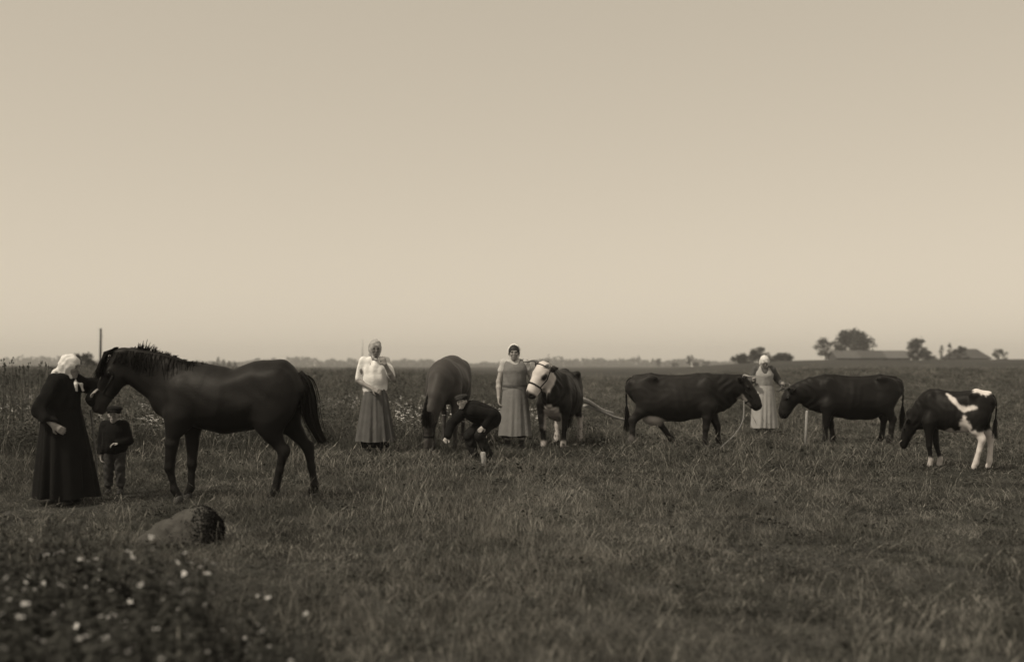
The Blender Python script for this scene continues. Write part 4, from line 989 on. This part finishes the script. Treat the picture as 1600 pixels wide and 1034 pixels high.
for i, (px, d) in enumerate(spots):
    me, tips = WV[i % 5]; x, y, z = onground(px, d); sc_ = r.uniform(.68, 1.05)*np.interp(px, [0, 250, 400, 560], [1.05, 1.0, .75, .5])
    wd = thing('flowering_weed', 'dark leafy weed with small white flower heads in the thicket below the stone', 'weed', (x, y, z), r.uniform(0, 6.28), 'flowering weeds in the foreground', sc_)
    obj('foliage', me, None, wd); nf = 0
    for k in range(len(tips)):
        if r.uniform() < .34:
            nf += 1
            f = obj('flower_head', UM[(i+k) % 3], None, wd); f.location = tips[k]; f.rotation_euler = (r.normal(0, .4), r.normal(0, .4), 0); q = r.uniform(.38, .75); f.scale = (q, q, q)
    wd['label'] = ('dark leafy weed without any flower in the thicket below the stone', 'dark leafy weed with a single white flower head in the thicket below the stone')[nf] if nf < 2 else 'dark leafy weed with several white flower heads in the thicket below the stone'
    wd['group'] = ('flowerless', 'single-flowered', 'many-flowered')[min(nf, 2)]+' weeds in the foreground thicket'

# ------------------------------------------------------------------ far trees, farm, poles, wood
LEAF = mat('tree_foliage', .036, rough=.8, var=.3, scale=2, trans=.2, tint=(1, 1.02, .94)); BARK = mat('tree_bark', .06, rough=.9, var=.3, scale=6)
def tree(label, px, d, hgt, wid, base=.25, seed=1, n=1700, clumps=26, conical=False, group=None, name='tree', leaf=.42):
    r = np.random.default_rng(seed); x, y, z = onground(px, d); t = thing(name, label, 'tree', (x, y, z), 0, group)
    mb = MB(); tr = [(0, 0, -.4), (r.normal(0, .1), 0, hgt*.3), (r.normal(0, .2), r.normal(0, .2), hgt*.62), (r.normal(0, .3), 0, hgt*.9)]; R0 = hgt*.026+.05
    mb.tube(bez(tr, 8), list(np.linspace(R0, R0*.2, 9)), 8); C = []
    clumps = int(clumps*1.9)
    for k in range(clumps):
        u = r.uniform(base, 1.0)
        if conical: rad = wid*.5*(1.02-u)**.8; a = r.uniform(0, 6.28); q = rad*r.uniform(.1, 1); C.append((np.array([q*math.cos(a), q*math.sin(a), hgt*u]), wid*.10+wid*.10*(1-u)))
        else:
            s = math.sin(math.pi*min(1, .12+.80*(u-base)/(1-base)))**.6; a = r.uniform(0, 6.28); q = wid*.5*s*math.sqrt(r.uniform(.05, .9)); c = np.array([q*math.cos(a), q*math.sin(a), hgt*u*.95]); C.append((c, wid*r.uniform(.12, .20)))
            if k % 2 == 0: mb.tube([(0, 0, max(hgt*.2, c[2]*.55)), tuple(c*np.array([.5, .5, .8])), tuple(c)], [R0*.35, R0*.22, R0*.06], 5, False)
    obj('trunk', mb.mesh('trunk'), BARK, t); lb = MB()
    for k in range(int(n*2.0)):
        c, rr = C[k % len(C)]; v = r.normal(size=3); v /= np.linalg.norm(v); p = c+v*rr*r.uniform(.25, 1.0)*np.array([1, 1, .8])
        a = r.normal(size=3); a /= np.linalg.norm(a); b = np.cross(a, r.normal(size=3)); b /= np.linalg.norm(b); s = leaf*r.uniform(.5, 1.1)*max(.35, wid/6)
        lb.add([p, p+a*s*.5+b*s*.3, p+a*s, p+a*s*.5-b*s*.3], [(0, 1, 2, 3)])
    obj('crown', lb.mesh('crown'), LEAF, t); return t
def px_h(top, d, px):   # height of a thing whose top shows at row top
    return CAMH-(top-HZ)/FPX*d-float(zg((px-800)/FPX*d, d))
def px_tree(label, px, top, d, wpx, **k): return tree(label, px, d, px_h(top, d, px), wpx/FPX*d, **k)
FG = 'farmstead trees on the rise'
px_tree('slender thin-leaved tree at the left end of the long barn', 1289, 529, 225, 36, base=.28, seed=3, n=900, clumps=14, leaf=.40)
px_tree('tall broad tree rising behind the long barn roof', 1333, 515, 275, 58, base=.25, seed=5, n=2600, clumps=30)
px_tree('round dark tree at the right end of the long barn', 1434, 530, 230, 34, base=.12, seed=7, n=2200, clumps=22)
px_tree('low bushy tree leaning off the round dark tree by the barn', 1452, 549, 232, 26, base=.05, seed=8, n=900, clumps=10)
px_tree('pointed small tree left of the gabled house', 1471, 540, 240, 16, base=.1, seed=9, n=700, clumps=14, conical=True)
px_tree('tallest pointed tree before the gabled house', 1484, 536, 240, 16, base=.08, seed=10, n=800, clumps=16, conical=True)
px_tree('broad low tree against the wall of the gabled house', 1501, 541, 238, 26, base=.05, seed=11, n=1300, clumps=14)
px_tree('squat round bush beyond the gabled house', 1561, 545, 245, 24, base=.05, seed=12, n=1100, clumps=12)
px_tree('domed dark tree rising over the white-aproned woman', 1186, 543, 200, 30, base=.10, seed=13, n=1900, clumps=20)
px_tree('low spreading tree left of the domed tree', 1160, 554, 205, 36, base=.03, seed=14, n=1300, clumps=16)
px_tree('small lopsided tree right of the domed tree', 1206, 556, 195, 20, base=.05, seed=15, n=900, clumps=12)
px_tree('rounded shrubby tree sloping down towards the barn', 1222, 554, 195, 34, base=.03, seed=16, n=1500, clumps=16)
px_tree('small tree standing over the white cottage gable', 1079, 554, 420, 15, base=.25, seed=17, n=700, clumps=12, leaf=.6)
px_tree('little round tree in the haze left of the cottage', 1029, 560, 520, 10, base=.2, seed=18, n=500, clumps=8, leaf=.7)
px_tree('grey-green round tree showing past the old woman and horse', 132, 553, 95, 44, base=.03, seed=19, n=2200, clumps=24)
for k, (px, top, wp) in enumerate(((334, 562, 9), (341, 555, 10), (349, 559, 10), (358, 561, 9), (367, 563, 8))):
    px_tree('small dark spruce in the row showing above the horse back', px, top+3, 320, wp*1.3, base=.04, seed=30+k, n=500, clumps=14, conical=True, name='spruce_tree', group='spruces above the horse back', leaf=.55)

ROOF = [mat('roof_board_'+n_, g_, rough=.9, var=.25, scale=2.0, stretch=(1, 1, .3)) for n_, g_ in (('grey', .085), ('dark', .06), ('pale', .105))]
WALL = mat('log_wall', .07, rough=.9, var=.3, scale=3); LIME = mat('limewash', .6, rough=.9, var=.15, scale=3); DGL = mat('dark_window', .02, rough=.2, spec=.5)
def slab(mb, A, B, C_, D, th):
    A, B, C_, D = [np.asarray(v, float) for v in (A, B, C_, D)]; n = np.cross(B-A, D-A); n = n/np.linalg.norm(n)*th
    mb.add([A, B, C_, D, A-n, B-n, C_-n, D-n], [(0, 1, 2, 3), (7, 6, 5, 4), (0, 4, 5, 1), (1, 5, 6, 2), (2, 6, 7, 3), (3, 7, 4, 0)])
def farmhouse(name, label, px0, px1, ridge, eave, d, depth, hip=.0, roofm=0, gable_w=False, panels=1, yaw=0.0, wallm=None):
    x0, x1 = (px0-800)/FPX*d, (px1-800)/FPX*d; L_ = (x1-x0)/2; cx = (x0+x1)/2; z0 = float(zg(cx, d+depth/2)); zr = CAMH-(ridge-HZ)/FPX*(d+depth/2)-z0; ze = CAMH-(eave-HZ)/FPX*d-z0; ze = max(ze, 1.2)
    t = thing(name, label, 'building', (cx, d+depth/2, z0), yaw); D2 = depth/2; ov = .35; zb = -1.2
    mb = MB(); mb.box((-L_+.3, -D2+.3, zb), (L_-.3, D2-.3, ze+.05)); w_ = obj('wall', mb.mesh('wall', False), wallm or WALL, t)
    hx_ = hip*L_*2
    for j in range(panels):
        a, b = -L_+2*L_*j/panels, -L_+2*L_*(j+1)/panels; ra = max(a, -L_+hx_); rb = min(b, L_-hx_); off = .03*(j % 2)
        mb = MB(); slab(mb, (a, -D2-ov, ze-.15+off), (b, -D2-ov, ze-.15+off), (rb, 0, zr+off), (ra, 0, zr+off), .14); slab(mb, (b, D2+ov, ze-.15+off), (a, D2+ov, ze-.15+off), (ra, 0, zr-.01+off), (rb, 0, zr-.01+off), .14)
        obj('roof', mb.mesh('roof', False), ROOF[(roofm+j) % 3], t)
    for s in (-1, 1):
        mb = MB(); e = s*(L_-.32); mb.add([(e, -D2+.3, ze), (e, D2-.3, ze), (s*(L_-hx_-.32), 0, zr-.16)], None, [(0, 1, 2) if s > 0 else (1, 0, 2)])
        if hip: slab(mb, (s*L_, -D2-ov, ze-.15), (s*L_, D2+ov, ze-.15), (s*(L_-hx_), .02, zr), (s*(L_-hx_), -.02, zr), .12)
        obj('gable', mb.mesh('gable', False), ROOF[roofm] if hip else (wallm or WALL), t)
    dr = MB(); dr.box((-L_*.2, -D2+.2, -.3), (-L_*.2+2.2, -D2+.29, min(2.2, ze-.2))); obj('door', dr.mesh('door', False), WALL if wallm else DWOOD, t)
    for k in (-.65, .25, .62):
        wn = MB(); wn.box((L_*k, -D2+.2, ze*.35), (L_*k+.9, -D2+.28, ze*.35+.7)); obj('window', wn.mesh('window', False), DGL, t)
    return t
farmhouse('barn', 'long low barn with a patched grey board roof on the rise', 1308, 1426, 547.5, 562, 250, 9.0, 0, 0, panels=3, yaw=math.radians(-2))
farmhouse('farmhouse', 'dark hip-roofed house among trees right of the long barn', 1494, 1548, 545, 560, 255, 8.0, .18, 1, panels=1, yaw=math.radians(8))
farmhouse('cottage', 'tiny pale cottage in the haze below a small tree', 1080, 1089, 561.5, 565, 415, 3.0, 0, 2, wallm=LIME)
px_tree('low shrub right of the tiny cottage', 1104, 565, 430, 16, base=.02, seed=41, n=400, clumps=8, leaf=.5)
px_tree('low shrub left of the tiny cottage', 1055, 566, 430, 14, base=.02, seed=42, n=400, clumps=8, leaf=.5)

def far_pole(label, px, top, d, r, m, name='telegraph_pole'):
    x, y, z = onground(px, d); h = px_h(top, d, px); t = thing(name, label, 'pole', (x, y, z)); mb = MB(); mb.tube([(0, 0, -.5), (0, 0, h*.5), (.03, 0, h)], [r, r*.85, r*.7], 10); obj('shaft', mb.mesh('shaft'), m, t)
    if name == 'telegraph_pole':
        for s in (-1, 1):
            mb = MB(); mb.tube([(.03, 0, h-.35-.25*s), (.03+s*.16, 0, h-.35-.25*s), (.03+s*.16, 0, h-.20-.25*s)], [.015, .015, .04], 6); obj('insulator', mb.mesh('insulator'), m, t)
far_pole('dark telegraph pole rising behind the head of the standing horse', 157, 513, 85, .11, DWOOD)
far_pole('faint pale pole behind the woman in the pale blouse', 566, 531, 130, .10, mat('pale_pole', .45, rough=.9), 'slim_pole')
far_pole('thin pole on the skyline above the white-faced cow', 857, 553, 260, .11, DWOOD, 'slim_pole')
far_pole('short pale field post on the slope below the barn', 1449, 577, 95, .07, WOOD, 'field_post')

# distant wood along the horizon: one mass
lb = MB(); r = np.random.default_rng(91)
for i in range(7500):
    px = r.uniform(-250, 1850); d = r.uniform(1020, 1180)
    prof = 6.8+2.0*math.sin(px*.013+1)+1.6*math.sin(px*.031)+1.0*math.sin(px*.083)+1.0*math.sin(px*.21)
    if 850 < px < 1000: prof += 2.0
    if px > 1000: prof *= .80
    x = (px-800)/FPX*d; z = float(zg(x, d)); h = prof*r.uniform(.55, 1.05)
    c = np.array([x, d, z+h*r.uniform(.0, .85)])
    for _ in range(3):
        a = r.normal(size=3)*np.array([1, .6, .8]); a /= np.linalg.norm(a); b = np.cross(a, r.normal(size=3)); b /= np.linalg.norm(b); s = r.uniform(1.2, 2.6)
        lb.add([c-a*s, c+b*s*.6, c+a*s, c-b*s*.6], [(0, 1, 2, 3)])
obj('distant_wood', lb.mesh('distant_wood'), LEAF, kind='stuff', label='low band of distant woodland along the horizon', category='woodland')

# tall stalks that break the skyline at the far left
r = np.random.default_rng(55)
mb = MB()
for i in range(60):
    px = r.uniform(-40, 85); d = r.uniform(16.5, 21); x, y, z = onground(px, d); h = r.uniform(1.0, 1.36) if i > 9 else r.uniform(1.40, 1.52); l = r.normal(0, .06)
    mb.tube([(x, y, z-.02), (x+l*.4, y, z+h*.6), (x+l, y, z+h)], [.005, .004, .003], 4, False)
    for k in range(8):
        q = h*(1-.09*r.uniform()); p = np.array([x+l+r.normal(0, .012), y+r.normal(0, .012), z+q]); mb.add([p, p+[.012, 0, .02], p+[0, 0, .045], p+[-.012, 0, .02]], [(0, 1, 2, 3)])
obj('tall_stalks', mb.mesh('tall_stalks'), G_WEED, kind='stuff', label='tall seeding weed stalks at the left edge of the field', category='weeds')

# ------------------------------------------------------------------ haze
mb = MB(); mb.box((-1300, -60, -2.5), (1300, 1300, 22)); hz_me = mb.mesh('haze', False)
hm = bpy.data.materials.new('haze'); hm.use_nodes = True; n = hm.node_tree.nodes; n.clear()
ho = n.new('ShaderNodeOutputMaterial'); hv = n.new('ShaderNodeVolumePrincipled'); hv.inputs['Density'].default_value = .0006; hv.inputs['Color'].default_value = (1, 1, 1, 1); hv.inputs['Anisotropy'].default_value = .25
hm.node_tree.links.new(hv.outputs[0], ho.inputs['Volume'])
obj('haze', hz_me, hm, kind='stuff', label='thin summer haze over the fields', category='haze')
